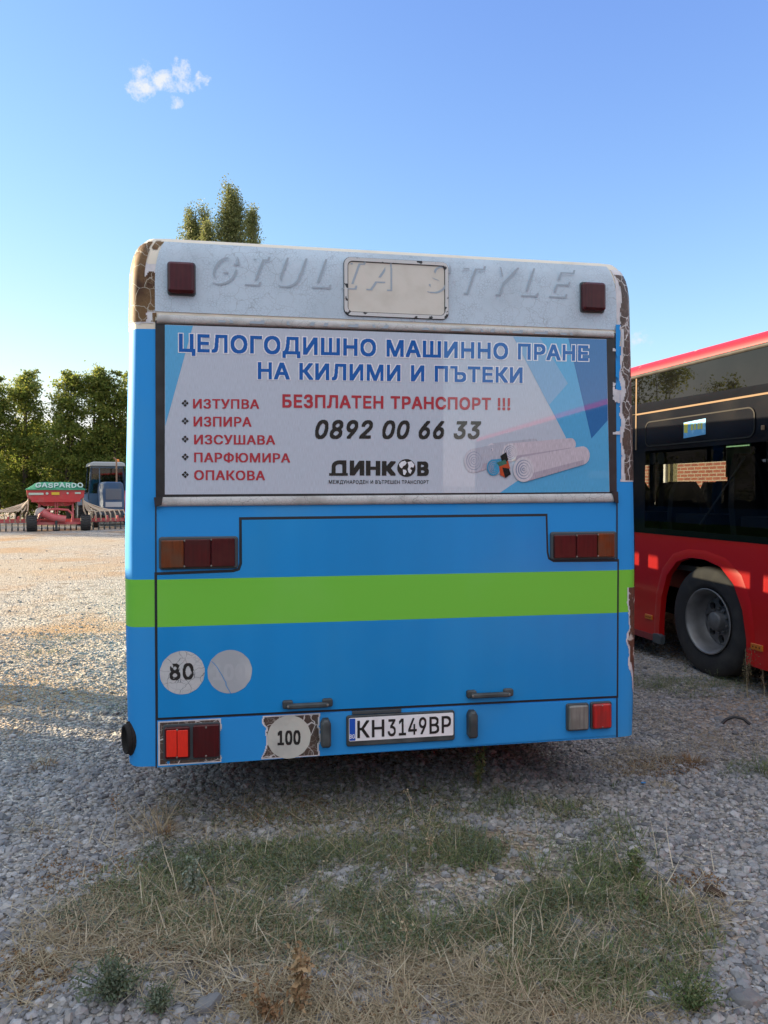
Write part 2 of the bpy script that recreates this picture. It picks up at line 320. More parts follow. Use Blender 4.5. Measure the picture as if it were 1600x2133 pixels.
# letter outlines: advance, then contours as flat x, y lists (500 units = cap height)
GLYPHS = {
 'Ц': [493,[434,0,59,0,59,500,122,500,122,56,371,56,371,500,434,500],[423,-107,423,0,398,0,398,55,483,55,483,-107]],
 'Е': [411,[59,0,59,500,366,500,366,444,122,444,122,281,349,281,349,225,122,225,122,56,369,56,369,0]],
 'Л': [511,[31,0,31,56,45,56,56,56,66,58,75,61,82,65,89,71,95,79,100,89,105,101,108,116,112,133,115,154,117,178,143,500,452,500,452,0,388,0,388,444,201,444,179,172,177,151,174,131,171,113,167,95,163,80,158,66,152,53,145,42,137,32,128,23,118,16,107,10,95,6,81,3,66,1,50,0]],
 'О': [524,[262,-7,231,-5,202,1,174,11,148,24,124,42,103,62,84,86,69,113,56,143,47,176,41,212,40,250,41,288,47,323,56,356,69,386,84,414,103,437,124,458,148,475,174,489,202,499,231,505,262,507,294,505,323,499,351,489,377,475,401,458,422,437,440,414,456,386,468,356,477,323,483,288,485,250,483,212,477,176,468,143,456,113,440,86,422,62,401,42,377,24,351,11,323,1,294,-5],[262,52,284,53,305,58,325,65,343,75,361,87,376,103,390,121,401,142,411,165,417,191,421,219,423,250,421,281,417,309,411,335,401,358,390,379,376,397,361,413,343,425,325,435,305,442,284,447,262,448,240,447,220,442,200,435,181,425,164,412,148,397,135,379,123,358,114,335,107,309,103,280,102,250,103,219,107,191,114,165,123,142,135,121,148,103,164,88,181,75,200,65,220,58,240,53]],
 'Г': [394,[363,500,363,444,122,444,122,0,59,0,59,500]],
 'Д': [559,[31,-107,31,56,72,56,95,85,115,129,119,144,124,159,127,177,131,196,134,216,137,239,140,263,142,289,159,500,472,500,472,56,528,56,528,-107,467,-107,467,0,92,0,92,-107],[145,56,409,56,409,444,217,444,205,289,202,263,199,238,196,214,193,190,189,168,184,147,179,128,173,110,167,93,160,79,153,66]],
 'И': [514,[455,0,392,0,392,286,392,322,395,377,397,446,409,444,369,374,340,325,316,285,135,0,59,0,59,500,122,500,122,192,122,155,121,106,116,53,108,54,134,105,158,148,177,180,381,500,455,500]],
 'Ш': [655,[59,500,122,500,122,56,296,56,296,500,359,500,359,56,533,56,533,500,596,500,596,0,59,0]],
 'Н': [508,[59,0,59,500,122,500,122,284,386,284,386,500,449,500,449,0,386,0,386,228,122,228,122,0]],
 'М': [617,[59,0,59,500,149,500,272,184,282,156,294,120,306,82,316,48,302,48,312,81,324,119,336,156,346,184,468,500,558,500,558,0,496,0,496,286,496,321,496,362,497,406,498,449,504,449,489,402,474,357,459,316,448,286,336,0,281,0,167,286,156,315,142,355,127,401,110,449,117,449,118,409,119,365,119,323,120,286,120,0]],
 'А': [471,[16,0,198,500,271,500,455,0,388,0,282,297,260,366,228,470,241,470,209,365,187,297,84,0],[108,140,108,195,363,195,363,140]],
 'П': [508,[449,500,449,0,386,0,386,444,122,444,122,0,59,0,59,500]],
 'Р': [437,[59,0,59,500,231,500,259,499,284,495,307,488,327,479,344,468,360,454,373,439,383,422,391,404,397,384,401,364,402,342,401,320,397,299,391,279,383,261,373,244,360,229,344,215,327,204,307,194,284,188,259,184,231,183,107,183,107,238,229,238,247,239,264,242,279,246,292,252,303,259,313,268,321,277,327,289,332,301,336,314,338,327,339,342,338,356,336,370,332,383,327,395,321,406,313,415,303,424,292,431,279,437,264,441,247,443,228,444,122,444,122,0]],
 'К': [459,[59,0,59,500,122,500,122,282,193,282,356,500,433,500,247,258,441,0,364,0,195,227,122,227,122,0]],
 'Ъ': [558,[31,446,31,500,185,500,185,446],[220,302,356,302,381,301,405,298,426,292,446,284,464,274,479,262,493,249,504,233,513,215,520,197,524,176,525,154,524,131,520,110,513,90,504,72,493,56,480,42,464,29,446,19,426,11,405,5,381,1,356,0,174,0,174,500,237,500,237,55,356,55,379,57,400,62,418,70,434,82,446,96,455,113,460,133,462,154,461,168,459,181,455,193,449,204,442,213,433,222,424,229,412,235,400,240,387,244,372,246,356,247,220,247]],
 'Т': [441,[31,444,31,500,410,500,410,444,252,444,252,0,189,0,189,444]],
 'З': [423,[212,-7,188,-6,166,-2,145,3,125,10,107,20,91,31,77,44,65,58,55,74,48,91,43,110,41,130,105,130,107,117,110,106,115,96,121,86,128,78,137,70,147,64,159,59,171,54,184,51,197,50,211,49,227,50,241,52,255,55,268,60,279,66,290,73,299,81,307,91,313,101,317,112,320,124,321,137,320,150,317,162,313,174,307,185,299,194,290,203,279,211,267,217,253,222,238,226,222,228,204,229,163,229,163,284,204,284,218,285,231,286,244,290,256,294,266,300,276,307,284,315,291,324,296,334,300,345,303,356,303,368,303,381,301,392,297,403,292,413,286,421,279,429,270,436,261,441,250,446,239,449,226,451,213,452,200,451,187,449,176,446,164,442,153,437,144,431,135,423,128,415,121,406,117,395,114,384,113,372,52,372,53,391,58,409,65,426,75,442,87,457,100,469,116,480,133,490,152,497,171,502,192,506,214,507,236,506,257,502,277,496,294,488,311,478,325,466,337,453,347,439,355,423,361,407,364,390,365,372,364,352,360,333,353,316,343,301,331,287,316,276,300,267,282,260,282,256,297,253,311,248,325,242,336,234,347,225,356,216,364,205,371,193,376,180,380,166,382,152,383,137,382,116,378,98,371,80,361,63,349,48,335,34,319,22,300,12,280,4,259,-2,236,-6]],
 'С': [501,[263,-7,231,-5,202,1,174,11,148,24,124,42,103,62,84,86,68,113,56,143,47,176,41,212,40,250,41,288,47,323,56,356,68,386,84,414,103,437,124,458,148,475,174,489,202,499,231,505,263,507,281,506,300,504,317,500,334,496,351,489,366,482,381,473,395,463,408,452,420,439,431,426,440,411,448,396,455,379,461,361,465,342,401,342,398,355,394,367,389,378,383,388,376,397,368,406,360,414,351,421,342,427,332,433,321,437,310,441,298,444,287,446,275,448,263,448,240,447,219,442,199,435,180,425,163,412,148,396,134,378,123,358,114,334,107,309,103,280,102,250,103,219,107,191,114,165,123,142,135,121,148,103,163,88,181,75,199,65,219,58,241,53,263,52,275,52,287,54,298,56,310,59,321,63,332,67,342,73,351,79,360,86,368,94,376,103,383,112,389,123,394,134,398,145,401,158,465,158,461,139,455,121,449,105,440,89,431,74,420,61,408,49,395,37,382,27,367,18,351,11,335,5,318,0,300,-4,282,-6]],
 'У': [429,[85,0,85,56,120,56,132,57,142,58,152,61,160,64,167,69,173,75,178,82,182,91,192,114,16,500,86,500,151,351,182,278,205,212,228,146,210,146,243,240,285,351,345,500,413,500,240,83,217,40,209,31,201,23,191,16,180,11,168,6,154,3,137,1,119,0]],
 'В': [448,[59,0,59,500,237,500,262,499,284,496,305,490,323,482,339,473,353,461,365,449,374,434,382,419,387,403,390,385,391,367,391,352,388,338,385,326,380,315,374,305,367,296,359,288,350,281,341,275,331,270,320,266,309,262,309,258,321,256,333,253,345,248,357,241,368,233,378,223,387,212,395,200,402,185,407,170,410,153,411,134,410,115,406,98,401,81,393,66,383,51,371,38,356,27,339,18,319,10,296,4,270,1,242,0],[122,56,241,56,268,57,291,62,310,69,324,78,335,90,343,103,348,118,349,134,349,147,346,159,342,170,337,181,330,191,321,200,311,207,300,214,288,220,274,224,260,226,244,227,122,227],[122,281,234,281,247,281,260,283,272,286,283,291,294,297,303,304,311,312,318,321,323,331,327,342,329,353,330,366,329,382,324,396,317,410,307,421,294,431,278,438,258,443,236,444,122,444]],
 'Ф': [568,[262,36,229,38,198,42,170,51,144,62,120,77,100,94,82,114,67,136,55,161,46,189,41,218,40,250,41,282,46,311,55,339,67,364,82,386,100,406,120,423,144,438,170,449,198,458,229,462,262,464,306,464,339,462,370,458,398,449,424,438,447,423,468,406,486,386,501,364,513,339,521,311,526,282,528,250,526,218,521,189,513,161,501,136,486,114,468,94,447,77,424,62,398,51,370,42,339,38,306,36],[265,94,303,94,328,95,352,99,373,104,392,112,410,122,424,134,437,149,448,165,456,183,462,204,466,226,467,250,466,274,462,296,456,317,448,335,437,351,424,366,410,378,392,388,373,396,352,401,328,405,303,406,265,406,239,405,216,401,195,396,176,388,158,378,143,366,131,351,120,335,112,317,106,296,102,274,101,250,102,226,106,204,112,183,120,165,131,149,143,134,158,122,176,112,195,104,216,99,239,95],[252,-29,252,529,315,529,315,-29]],
 'Ю': [696,[229,279,229,226,89,226,89,279],[122,500,122,0,59,0,59,500],[434,-7,403,-5,373,1,346,11,320,24,296,42,275,62,256,86,240,113,228,143,219,176,213,212,211,250,213,288,219,323,228,356,240,386,256,414,275,437,296,458,320,475,346,489,373,499,403,505,434,507,466,505,495,499,523,489,549,475,573,458,594,437,612,414,628,386,640,356,649,323,655,288,656,250,655,212,649,176,640,143,628,113,612,86,594,62,573,42,549,24,523,11,495,1,466,-5],[434,52,456,53,477,58,497,65,515,75,533,87,548,103,561,121,573,142,583,165,589,191,593,219,595,250,593,281,589,309,583,335,573,358,561,379,548,397,533,413,515,425,497,435,477,442,456,447,434,448,412,447,391,442,372,435,353,425,336,412,320,397,307,379,295,358,286,335,279,309,275,280,273,250,275,219,279,191,286,165,295,142,307,121,320,103,336,88,353,75,372,65,391,58,412,53]],
 'Б': [441,[59,0,59,500,358,500,358,444,122,444,122,290,238,290,262,289,285,286,306,281,326,273,343,263,359,252,372,239,383,224,392,207,399,189,402,169,404,148,402,126,399,106,392,87,384,69,372,54,359,40,344,28,326,18,307,10,285,5,262,1,238,0],[122,55,236,55,260,57,281,61,299,69,314,80,326,93,334,109,340,128,341,149,340,168,334,185,326,200,314,212,299,222,281,229,260,233,236,235,122,235]],
 'Ж': [656,[360,500,360,0,297,0,297,500],[18,0,180,260,31,500,108,500,237,278,421,278,549,500,626,500,478,259,639,0,566,0,432,222,225,222,90,0]],
 '0': [445,[223,-7,196,-5,171,1,148,10,128,24,109,41,93,61,79,84,68,111,59,142,52,175,48,211,47,250,48,289,52,325,59,358,68,388,80,415,93,439,110,459,128,476,149,490,171,499,196,505,223,507,249,505,274,499,297,490,317,476,336,459,352,439,366,415,378,388,387,358,393,325,397,289,398,250,397,211,393,175,387,142,378,111,366,84,352,61,336,41,318,24,297,10,274,1,250,-5],[223,49,240,50,257,55,272,62,285,72,297,86,308,102,317,120,324,141,330,165,335,191,337,219,338,250,337,281,335,309,330,335,324,359,317,380,308,398,297,414,285,428,272,438,257,446,240,450,223,452,205,450,189,446,174,438,160,428,148,414,138,398,129,380,121,359,115,335,111,309,108,281,107,250,108,219,111,191,115,165,121,141,129,120,138,102,148,86,160,72,174,62,189,55,205,50]],
 '1': [445,[75,0,75,54,384,54,384,0],[271,500,271,0,209,0,209,441,206,441,85,352,85,419,195,500]],
 '2': [445,[63,0,63,47,230,225,277,278,286,289,294,300,300,311,305,321,309,331,312,342,314,354,315,365,314,378,312,390,308,401,302,411,296,421,288,429,279,436,268,441,257,446,246,449,233,451,220,452,206,451,193,449,180,445,169,440,159,433,150,425,143,417,136,406,131,395,128,383,126,370,125,356,64,356,66,378,70,398,76,417,85,435,96,451,109,465,124,477,141,488,159,496,179,502,199,506,221,507,243,506,264,502,283,496,301,488,317,478,332,466,344,453,355,438,363,421,370,404,373,385,374,366,374,352,372,339,369,325,365,312,359,299,351,285,342,270,330,254,317,237,301,219,283,198,262,177,150,59,150,56,383,56,383,0]],
 '3': [445,[214,-7,192,-6,170,-3,150,2,130,10,112,19,96,29,82,42,69,56,59,72,51,90,46,109,43,130,107,130,109,117,113,106,118,95,124,86,132,77,141,70,151,63,162,58,174,54,187,51,201,50,215,49,230,50,244,52,258,55,270,60,282,66,292,73,301,82,309,91,315,102,320,114,323,128,323,142,323,156,320,169,316,181,311,193,303,204,294,213,283,222,270,230,255,236,238,240,219,242,198,243,154,243,154,294,283,441,283,444,68,444,68,500,366,500,366,453,208,273,208,284,234,285,259,284,282,279,303,271,322,261,338,249,353,235,365,219,374,201,381,183,385,163,386,142,385,121,381,101,374,82,364,65,352,49,338,35,322,23,303,12,283,4,262,-2,239,-6]],
 '4': [445,[39,104,39,156,243,500,305,500,107,163,107,160,406,160,406,104],[277,0,277,119,277,144,277,312,337,312,337,0]],
 '5': [445,[217,-7,196,-6,175,-2,156,3,138,11,121,21,106,32,93,45,81,59,72,75,65,92,61,109,59,128,120,128,122,117,125,107,130,97,136,87,143,79,151,71,160,65,170,59,181,55,193,52,205,50,217,49,232,50,246,53,259,57,271,63,283,71,293,80,301,91,309,103,315,115,319,129,321,144,322,159,321,175,319,190,314,204,308,217,301,229,292,240,281,250,270,258,257,264,244,268,229,271,214,272,202,272,189,270,177,267,165,264,153,259,143,254,134,248,126,242,66,248,94,500,360,500,360,444,148,444,132,296,134,296,143,303,152,309,163,315,174,319,187,323,199,326,212,327,226,328,242,327,258,325,274,321,289,315,303,309,316,300,328,291,339,280,349,269,358,256,366,242,372,227,378,212,381,195,383,178,384,160,383,137,379,115,372,94,363,74,351,56,337,41,321,27,303,15,284,5,263,-1,241,-5]],
 '6': [445,[222,-7,200,-5,178,-1,158,5,140,14,123,26,108,40,94,55,83,73,74,93,68,113,64,136,62,159,63,177,66,196,71,215,78,235,88,256,100,280,116,306,135,335,248,500,316,500,148,257,143,257,162,283,192,302,201,305,211,307,221,308,231,309,253,308,274,304,293,298,310,290,326,279,341,267,353,252,363,236,372,218,377,198,381,177,382,154,381,132,377,110,371,90,361,71,350,54,337,39,322,25,305,14,286,5,266,-2,245,-5],[222,48,237,49,250,51,262,55,274,62,284,69,294,78,302,88,309,100,315,112,319,125,321,139,322,154,321,170,319,184,315,197,309,210,302,221,294,231,284,240,274,247,262,253,250,257,237,260,222,261,208,260,195,257,182,253,171,247,160,240,151,231,143,221,136,210,130,198,126,185,124,171,123,156,124,140,126,126,130,112,136,100,143,88,151,78,160,69,171,62,182,55,195,51,208,49]],
 '7': [445,[95,0,318,441,318,444,61,444,61,500,384,500,384,441,162,0]],
 '8': [445,[222,-7,198,-6,175,-2,153,3,133,11,115,21,99,33,85,46,73,61,63,77,56,95,52,113,51,133,52,149,54,164,58,178,64,192,71,205,79,217,89,227,99,237,111,245,123,252,136,257,150,260,150,262,132,268,117,277,103,288,91,303,81,319,75,336,71,354,69,374,70,392,74,410,80,427,89,442,100,456,112,469,127,480,143,489,161,497,180,502,201,506,222,507,244,506,264,502,283,497,301,489,317,480,332,469,344,456,355,442,364,427,370,410,374,392,375,374,374,354,370,336,363,319,353,303,341,288,328,277,312,268,295,262,295,260,309,257,322,252,334,245,345,237,356,227,365,217,374,205,381,192,387,178,391,164,393,149,394,133,393,113,388,95,382,77,372,61,360,46,346,33,330,21,311,11,291,3,270,-2,247,-6],[222,48,239,49,253,51,267,54,280,59,291,65,301,72,310,81,317,90,323,100,328,111,330,123,331,136,330,150,327,162,323,174,317,185,309,195,300,204,290,212,278,219,265,224,252,228,238,230,222,231,207,230,193,228,179,224,166,219,155,212,144,204,135,195,128,185,121,174,117,162,114,150,113,136,114,123,117,111,121,100,127,90,134,81,143,72,153,65,164,59,177,54,191,51,206,49],[222,285,235,285,247,287,259,291,269,295,279,301,288,308,295,316,302,325,307,335,311,345,313,357,314,369,313,381,311,393,307,403,302,413,296,422,289,429,280,436,270,442,260,446,248,449,236,451,222,452,209,451,197,449,185,446,174,442,165,436,156,429,148,422,142,413,137,403,133,393,131,381,131,369,131,357,133,345,137,335,142,325,148,316,156,308,165,301,175,295,186,291,197,287,209,285]],
 '9': [445,[222,507,245,505,266,501,286,495,305,486,322,474,337,460,350,445,362,427,371,407,377,387,381,364,382,341,381,323,378,304,373,285,366,265,357,244,344,220,328,194,310,165,197,0,128,0,296,243,302,243,283,217,252,198,243,195,234,193,224,192,214,191,192,192,172,196,152,202,135,210,119,221,104,233,92,248,82,264,73,282,67,302,64,323,62,346,64,368,68,390,74,410,83,429,95,446,108,461,123,475,140,486,159,495,179,502,200,505],[222,452,208,451,195,449,183,445,171,438,161,431,151,422,143,412,136,400,130,388,126,375,124,361,123,346,124,330,126,316,130,303,136,290,143,279,151,269,161,260,171,253,183,247,195,243,208,240,222,239,236,240,250,243,262,247,274,253,284,260,294,269,302,279,309,290,315,302,319,315,321,329,322,344,321,360,319,374,315,388,309,400,302,412,294,422,285,431,274,438,262,445,250,449,236,451]],
 '!': [193,[66,158,62,500,130,500,126,158],[96,-4,87,-4,79,-1,72,3,65,9,59,16,55,23,52,31,51,40,52,49,55,57,59,65,65,72,72,78,79,82,87,84,96,85,105,84,114,82,121,78,128,72,134,65,138,57,140,49,141,40,140,31,138,23,134,16,128,9,121,3,114,-1,105,-4]],
 'G': [511,[264,-7,232,-5,201,1,173,11,147,25,123,42,102,63,84,86,68,114,56,144,47,176,41,212,40,250,41,288,47,323,56,356,68,386,83,414,102,437,123,458,146,475,172,489,200,499,229,505,260,507,280,506,299,504,317,500,335,495,351,488,367,481,382,472,396,461,409,450,421,437,432,424,441,409,450,394,457,378,462,360,466,343,401,343,397,355,392,366,387,376,381,386,374,396,367,404,359,412,350,420,341,426,331,432,321,437,310,441,298,444,286,446,274,448,261,448,239,447,218,442,199,435,180,425,163,412,148,397,134,379,123,358,114,334,107,309,103,280,102,250,103,219,107,191,114,165,123,142,135,122,148,104,164,88,181,75,200,65,220,58,242,53,264,52,285,53,304,57,322,62,339,70,354,80,368,92,379,105,389,121,397,138,403,157,407,177,408,199,427,196,278,196,278,251,470,251,470,197,468,167,463,139,455,113,443,89,429,68,412,49,392,32,370,18,346,7,320,0,293,-5]],
 'I': [295,[31,0,31,56,116,56,116,444,31,444,31,500,265,500,265,444,180,444,180,56,265,56,265,0]],
 'U': [508,[254,-8,226,-7,199,-2,174,5,151,15,131,28,112,43,97,59,83,79,73,99,65,122,61,145,59,170,59,500,122,500,122,175,123,158,126,141,131,126,138,111,147,98,158,86,170,76,184,67,199,60,216,55,235,52,254,51,274,52,293,55,310,60,325,67,339,76,351,86,361,98,370,111,377,126,382,141,385,158,386,175,386,500,449,500,449,170,448,145,443,122,436,99,425,79,412,59,396,43,378,28,357,15,334,5,310,-2,283,-7]],
 'L': [386,[59,0,59,500,122,500,122,56,355,56,355,0]],
 'S': [439,[220,-9,194,-8,169,-4,146,1,125,9,106,19,90,30,75,44,63,59,53,76,45,94,40,113,38,134,103,134,105,120,109,108,114,96,121,86,130,77,140,70,151,63,164,58,177,54,191,51,205,49,220,48,236,49,252,51,267,54,281,59,294,65,305,72,315,81,324,90,331,101,336,112,339,124,340,137,339,148,336,159,332,168,326,176,319,183,311,190,301,196,291,201,241,218,181,235,151,245,126,256,103,269,85,284,70,301,59,321,53,342,51,366,52,387,57,406,64,424,74,440,86,455,100,468,117,480,135,489,155,497,177,502,199,506,223,507,247,506,270,502,291,497,311,489,329,479,345,468,359,455,371,441,380,425,387,408,392,390,394,371,332,371,328,389,321,405,311,418,297,430,281,439,263,445,243,449,221,451,206,450,191,448,177,445,164,440,153,434,143,428,134,420,127,411,121,402,116,391,114,381,113,369,114,357,117,346,122,336,129,328,137,320,146,314,156,308,166,303,209,288,260,274,306,259,318,254,330,248,342,241,353,234,363,225,372,216,380,205,388,194,394,182,398,168,400,153,401,136,400,116,396,97,389,79,380,62,368,47,354,33,337,21,318,10,296,2,273,-4,247,-8]],
 'Y': [464,[200,0,200,205,16,500,90,500,189,339,218,287,245,227,220,227,247,288,276,339,374,500,447,500,263,205,263,0]],
 'N': [514,[59,0,59,500,134,500,337,180,357,148,381,105,407,54,398,53,394,106,392,155,392,192,392,500,455,500,455,0,380,0,199,285,174,325,145,374,106,444,117,446,120,377,122,322,123,286,123,0]],
 'R': [441,[59,0,59,500,232,500,259,499,285,495,307,489,327,480,345,469,360,457,373,442,384,426,392,408,398,388,401,368,402,346,401,324,398,304,392,285,384,267,373,251,360,236,345,224,327,213,307,205,284,199,259,195,232,194,95,194,95,251,230,251,248,251,265,254,280,257,293,262,304,269,314,276,322,285,328,295,333,307,336,319,339,332,339,346,339,360,336,374,333,386,328,398,322,408,314,417,304,425,292,432,279,437,264,441,248,444,229,444,122,444,122,0],[347,0,226,225,298,225,420,0]],
 'D': [494,[215,0,94,0,94,56,211,56,240,57,267,62,291,69,312,79,331,92,348,108,361,126,372,146,381,169,387,195,391,222,392,251,391,280,387,307,381,332,373,354,362,375,348,393,332,408,314,421,293,431,270,438,245,443,217,444,92,444,92,500,221,500,257,498,289,493,319,483,346,470,371,454,392,434,411,411,426,384,438,355,447,323,452,288,454,251,452,213,447,178,438,146,426,117,410,90,392,67,370,47,345,30,317,17,286,8,252,2],[122,500,122,0,59,0,59,500]],
}
for _a, _b in zip('BEAKOPTC', 'ВЕАКОРТС'): GLYPHS[_a] = GLYPHS[_b]
def letters(body, bold, shear, space, cell):
    """letter run as a boolean raster; bold and space in cap heights; one cap height is 1.0; returns grid, x0, y0 (cap heights) and cell"""
    cs, x = [], 0.0
    for ch in body:
        if ch == ' ': x += .42 + space; continue
        gph = GLYPHS[ch]
        for c in gph[1:]:
            p = np.array(c, float).reshape(-1, 2) / 500; p[:, 0] += x; p[:, 0] += p[:, 1] * shear; cs.append(p)
        x += gph[0] / 500 + space
    al = np.concatenate(cs); x0, y0 = al.min(0) - 3 * cell - bold; x1, y1 = al.max(0) + 3 * cell + bold
    nx, ny = int((x1 - x0) / cell) + 1, int((y1 - y0) / cell) + 1
    D = np.zeros((ny, nx + 1), np.int32)
    for p in cs:
        q = np.roll(p, -1, 0)
        for (ax, ay), (bx, by) in zip(p, q):
            if ay == by: continue
            lo, hi = min(ay, by), max(ay, by)
            r0, r1 = int(math.ceil((lo - y0) / cell - .5)), int(math.ceil((hi - y0) / cell - .5))
            if r1 <= r0: continue
            rows = np.arange(r0, r1); yy = y0 + (rows + .5) * cell
            xx = ax + (bx - ax) * (yy - ay) / (by - ay)
            np.add.at(D, (rows, np.ceil((xx - x0) / cell - .5).astype(int)), 1 if by > ay else -1)
    G = np.cumsum(D, 1)[:, :nx] != 0
    def dil(G, k, ax):
        o = G.copy()
        for d in range(1, k + 1):
            for s_ in (d, -d): o |= np.roll(G, s_, ax)
        return o
    kx, ky = int(round(bold / cell)), int(round(bold * .75 / cell))
    G = dil(dil(G, kx, 1), ky, 0)
    return G, x0, y0, bold, bold * .75
def rects(G):
    """runs of filled cells, equal runs of neighbouring rows merged"""
    live = {}
    for y in range(G.shape[0] + 1):
        now = {}
        if y < G.shape[0]:
            d = np.diff(np.concatenate(([0], G[y].astype(np.int8), [0])))
            now = {(a, b): live.get((a, b), y) for a, b in zip(np.where(d == 1)[0], np.where(d == -1)[0])}
        for k, ys in live.items():
            if k not in now: yield k[0], k[1], ys, y
        live = now
def text_quads(mb, body, px, d, mi=0, bold=.045, shear=0.0, space=.05, cell=.022, mask=None, fn=None, place=None):
    """px = (xl, xr, top-left, base-left, top-right, base-right) of the lettering on the photo; quads laid on the rear face"""
    xl, xr, tl, bl, tr, br = px
    G, x0, y0, bx, by = letters(body, bold, shear, space, cell)
    if mask is not None: G, x0, y0 = mask(G, x0, y0, cell)
    cols = np.where(G.any(0))[0]; a0, a1 = x0 + cols[0] * cell, x0 + (cols[-1] + 1) * cell
    P = [np.array(q) for q in ((rear(xl, bl), rear(xr, br), rear(xl, tl), rear(xr, tr)) if fn is None else fn)]
    def at(x, y):
        a = (x - a0) / (a1 - a0); t = (y + by) / (1 + 2 * by)
        q = (P[0] * (1 - a) + P[1] * a) * (1 - t) + (P[2] * (1 - a) + P[3] * a) * t
        return (place or RF)(q[0], q[1], d)
    for a, b, y, e in rects(G):
        X0, X1, Y0, Y1 = x0 + a * cell, x0 + b * cell, y0 + y * cell, y0 + e * cell
        mb.add([at(X0, Y0), at(X1, Y0), at(X1, Y1), at(X0, Y1)], [(0, 1, 2, 3)], mi)

# ================================================================== BLUE BUS
YAW = R(10.05)
LEAN = math.tan(R(1.227))
BD = 3.65                         # depth of the rear face straight ahead of the camera
XC = 0.068
_u = Vector((math.cos(YAW), math.sin(YAW), 0)); _v = Vector((-math.sin(YAW), math.cos(YAW), 0))
BUS_LOC = Vector((0, BD, 0)) + _u * XC
def rear(px, py):
    """photo pixel on the rear face -> metres (across, up) in the bus's own frame"""
    nrm = _v - Vector((0, 0, LEAN)); d = ray(px, py); o = Vector((0, BD, CAM_H)); c = Vector((0, 0, CAM_H))
    q = c + d * (nrm.dot(o - c) / nrm.dot(d)) - BUS_LOC
    return q.dot(_u), q.z
def yr(z): return (z - CAM_H) * LEAN
def RF(x, z, d): return (x, yr(z) - d, z)              # d = how far proud of the rear face
def rpoly(pts): return [rear(*p) for p in pts]

Z0, ZT = 0.352, 2.838
TOPR, TOPX = 0.12, 0.062
def hw(z):
    return float(np.interp(z, [.35, .6, 1.2, 1.5, 2.6, 2.9], [1.298, 1.306, 1.312, 1.31, 1.282, 1.276]))
NARC = 7
def plan(z):
    """half plan of the rear: s -> (x, y) points from centre to the right side, rounded corner"""
    h = hw(z); k = h - 1.275
    pts = [(0, 0), (.6, 0), (1.15 + k * .5, 0), (1.205 + k, .008)]
    for i in range(1, NARC + 1):
        a = R(90 * i / NARC); pts.append((1.205 + k + .07 * math.sin(a), .008 + .13 * (1 - math.cos(a))))
    return pts
BL = 11.6
WIN_R = [(1.45, 2.62), (2.76, 4.05), (4.2, 5.5), (5.6, 6.9), (7.0, 8.3), (8.4, 9.6), (9.7, 10.9)]     # door side
WIN_L = [(1.45, 2.62), (2.76, 4.78), (5.22, 5.36), (5.48, 5.75), (6.0, 6.9), (7.0, 8.3), (8.4, 9.6), (9.7, 10.9)]
def ring(z, inset=0.0, yin=None):
    p = plan(z); y0 = yr(z)
    side = sorted({.5, 1.0, 11.3} | {v for w_ in WIN_L + WIN_R for v in w_})
    h = hw(z)
    right = p + [(h, s - y0) for s in side] + [(h - .06, 11.5), (h - .25, BL), (0, BL + .12)]
    full = [(-x, y) for x, y in right[::-1][1:]][::-1]     # left: centre-rear outward
    full = [(-x, y) for x, y in right[1:-1]][::-1] + right # from front-left round the rear to front centre
    out = []
    for x, y in full:
        sc = (h - inset) / h
        yy = y0 + (inset if yin is None else yin) + y * (1 - inset / BL * 2)
        out.append((x * sc, yy, z))
    return out
bus = empty('bus', BUS_LOC, YAW, label='blue bus seen from behind with green stripe, white top and a carpet cleaning advert', cat='bus')

BLUE = (0.010, 0.185, 0.60)
M = {}
M['blue'] = mat('bus_blue_vinyl', (0.026, 0.285, 0.71), .6, spec=.15, dirt=((.07, .31, .60), 1.3, .50, .80), bump=(3, .08, .02))
M['blue_hatch'] = mat('hatch_blue_vinyl', (0.001, 0.245, 0.63), .4, spec=.3, weave=(5, .05), dirt=((.025, .29, .62), 1.1, .48, .85), bump=(2.5, .10, .02), coat=.25, coat_rough=.22)
M['green'] = mat('green_vinyl', (0.17, 0.55, 0.055), .42, spec=.3, dirt=((.20, .57, .10), 1.5, .5, .85), bump=(2.5, .10, .02))
M['cream'] = mat('cream_roof_paint', (0.70, 0.66, 0.56), .45, dirt=((.5, .45, .36), 5, .5, .8))
M['vinyl'] = mat('weathered_white_vinyl', (0.49, 0.61, 0.72), .62, spec=.3, crack=[((.34, .43, .52, .75), 75, .05), ((.25, .3, .35, .5), 14, .012)], dirt=((.38, .47, .55), 3, .45, .8), bump=(160, .25, .002))
M['vinyl_shadow'] = mat('vinyl_ghost_print', (0.31, 0.39, 0.47), .6, crack=((.34, .40, .46, .8), 75, .05))
M['flap'] = mat('aged_cream_panel', (0.60, 0.59, 0.54), .55, dirt=((.48, .46, .40), 7, .45, .8), bump=(90, .2, .002))
M['gutter'] = mat('aged_grey_trim', (0.50, 0.51, 0.51), .6, crack=[((.12, .12, .12, .8), 22, .012), ((.36, .37, .38, .8), 90, .05)], dirt=((.28, .27, .25), 6, .5, .75), bump=(120, .3, .002))
M['gap'] = mat('dark_gap', (0.012, 0.016, 0.022), .6)
M['rubber'] = mat('black_rubber', (0.012, 0.012, 0.014), .42, var=((.03, .03, .035), 9, .4, .7))
M['rubber_worn'] = mat('worn_grey_rubber', (0.035, 0.045, 0.05), .6, var=((.08, .095, .10), 14, .45, .75), bump=(60, .3, .003))
M['amber'] = mat('amber_lens', (0.13, 0.032, 0.008), .3, spec=.35, weave=(75, .30), dirt=((.10, .05, .03), 20, .4, .8))
M['lens'] = mat('dark_red_lens', (0.055, 0.004, 0.007), .3, spec=.35, weave=(75, .30), dirt=((.07, .012, .012), 18, .45, .8))
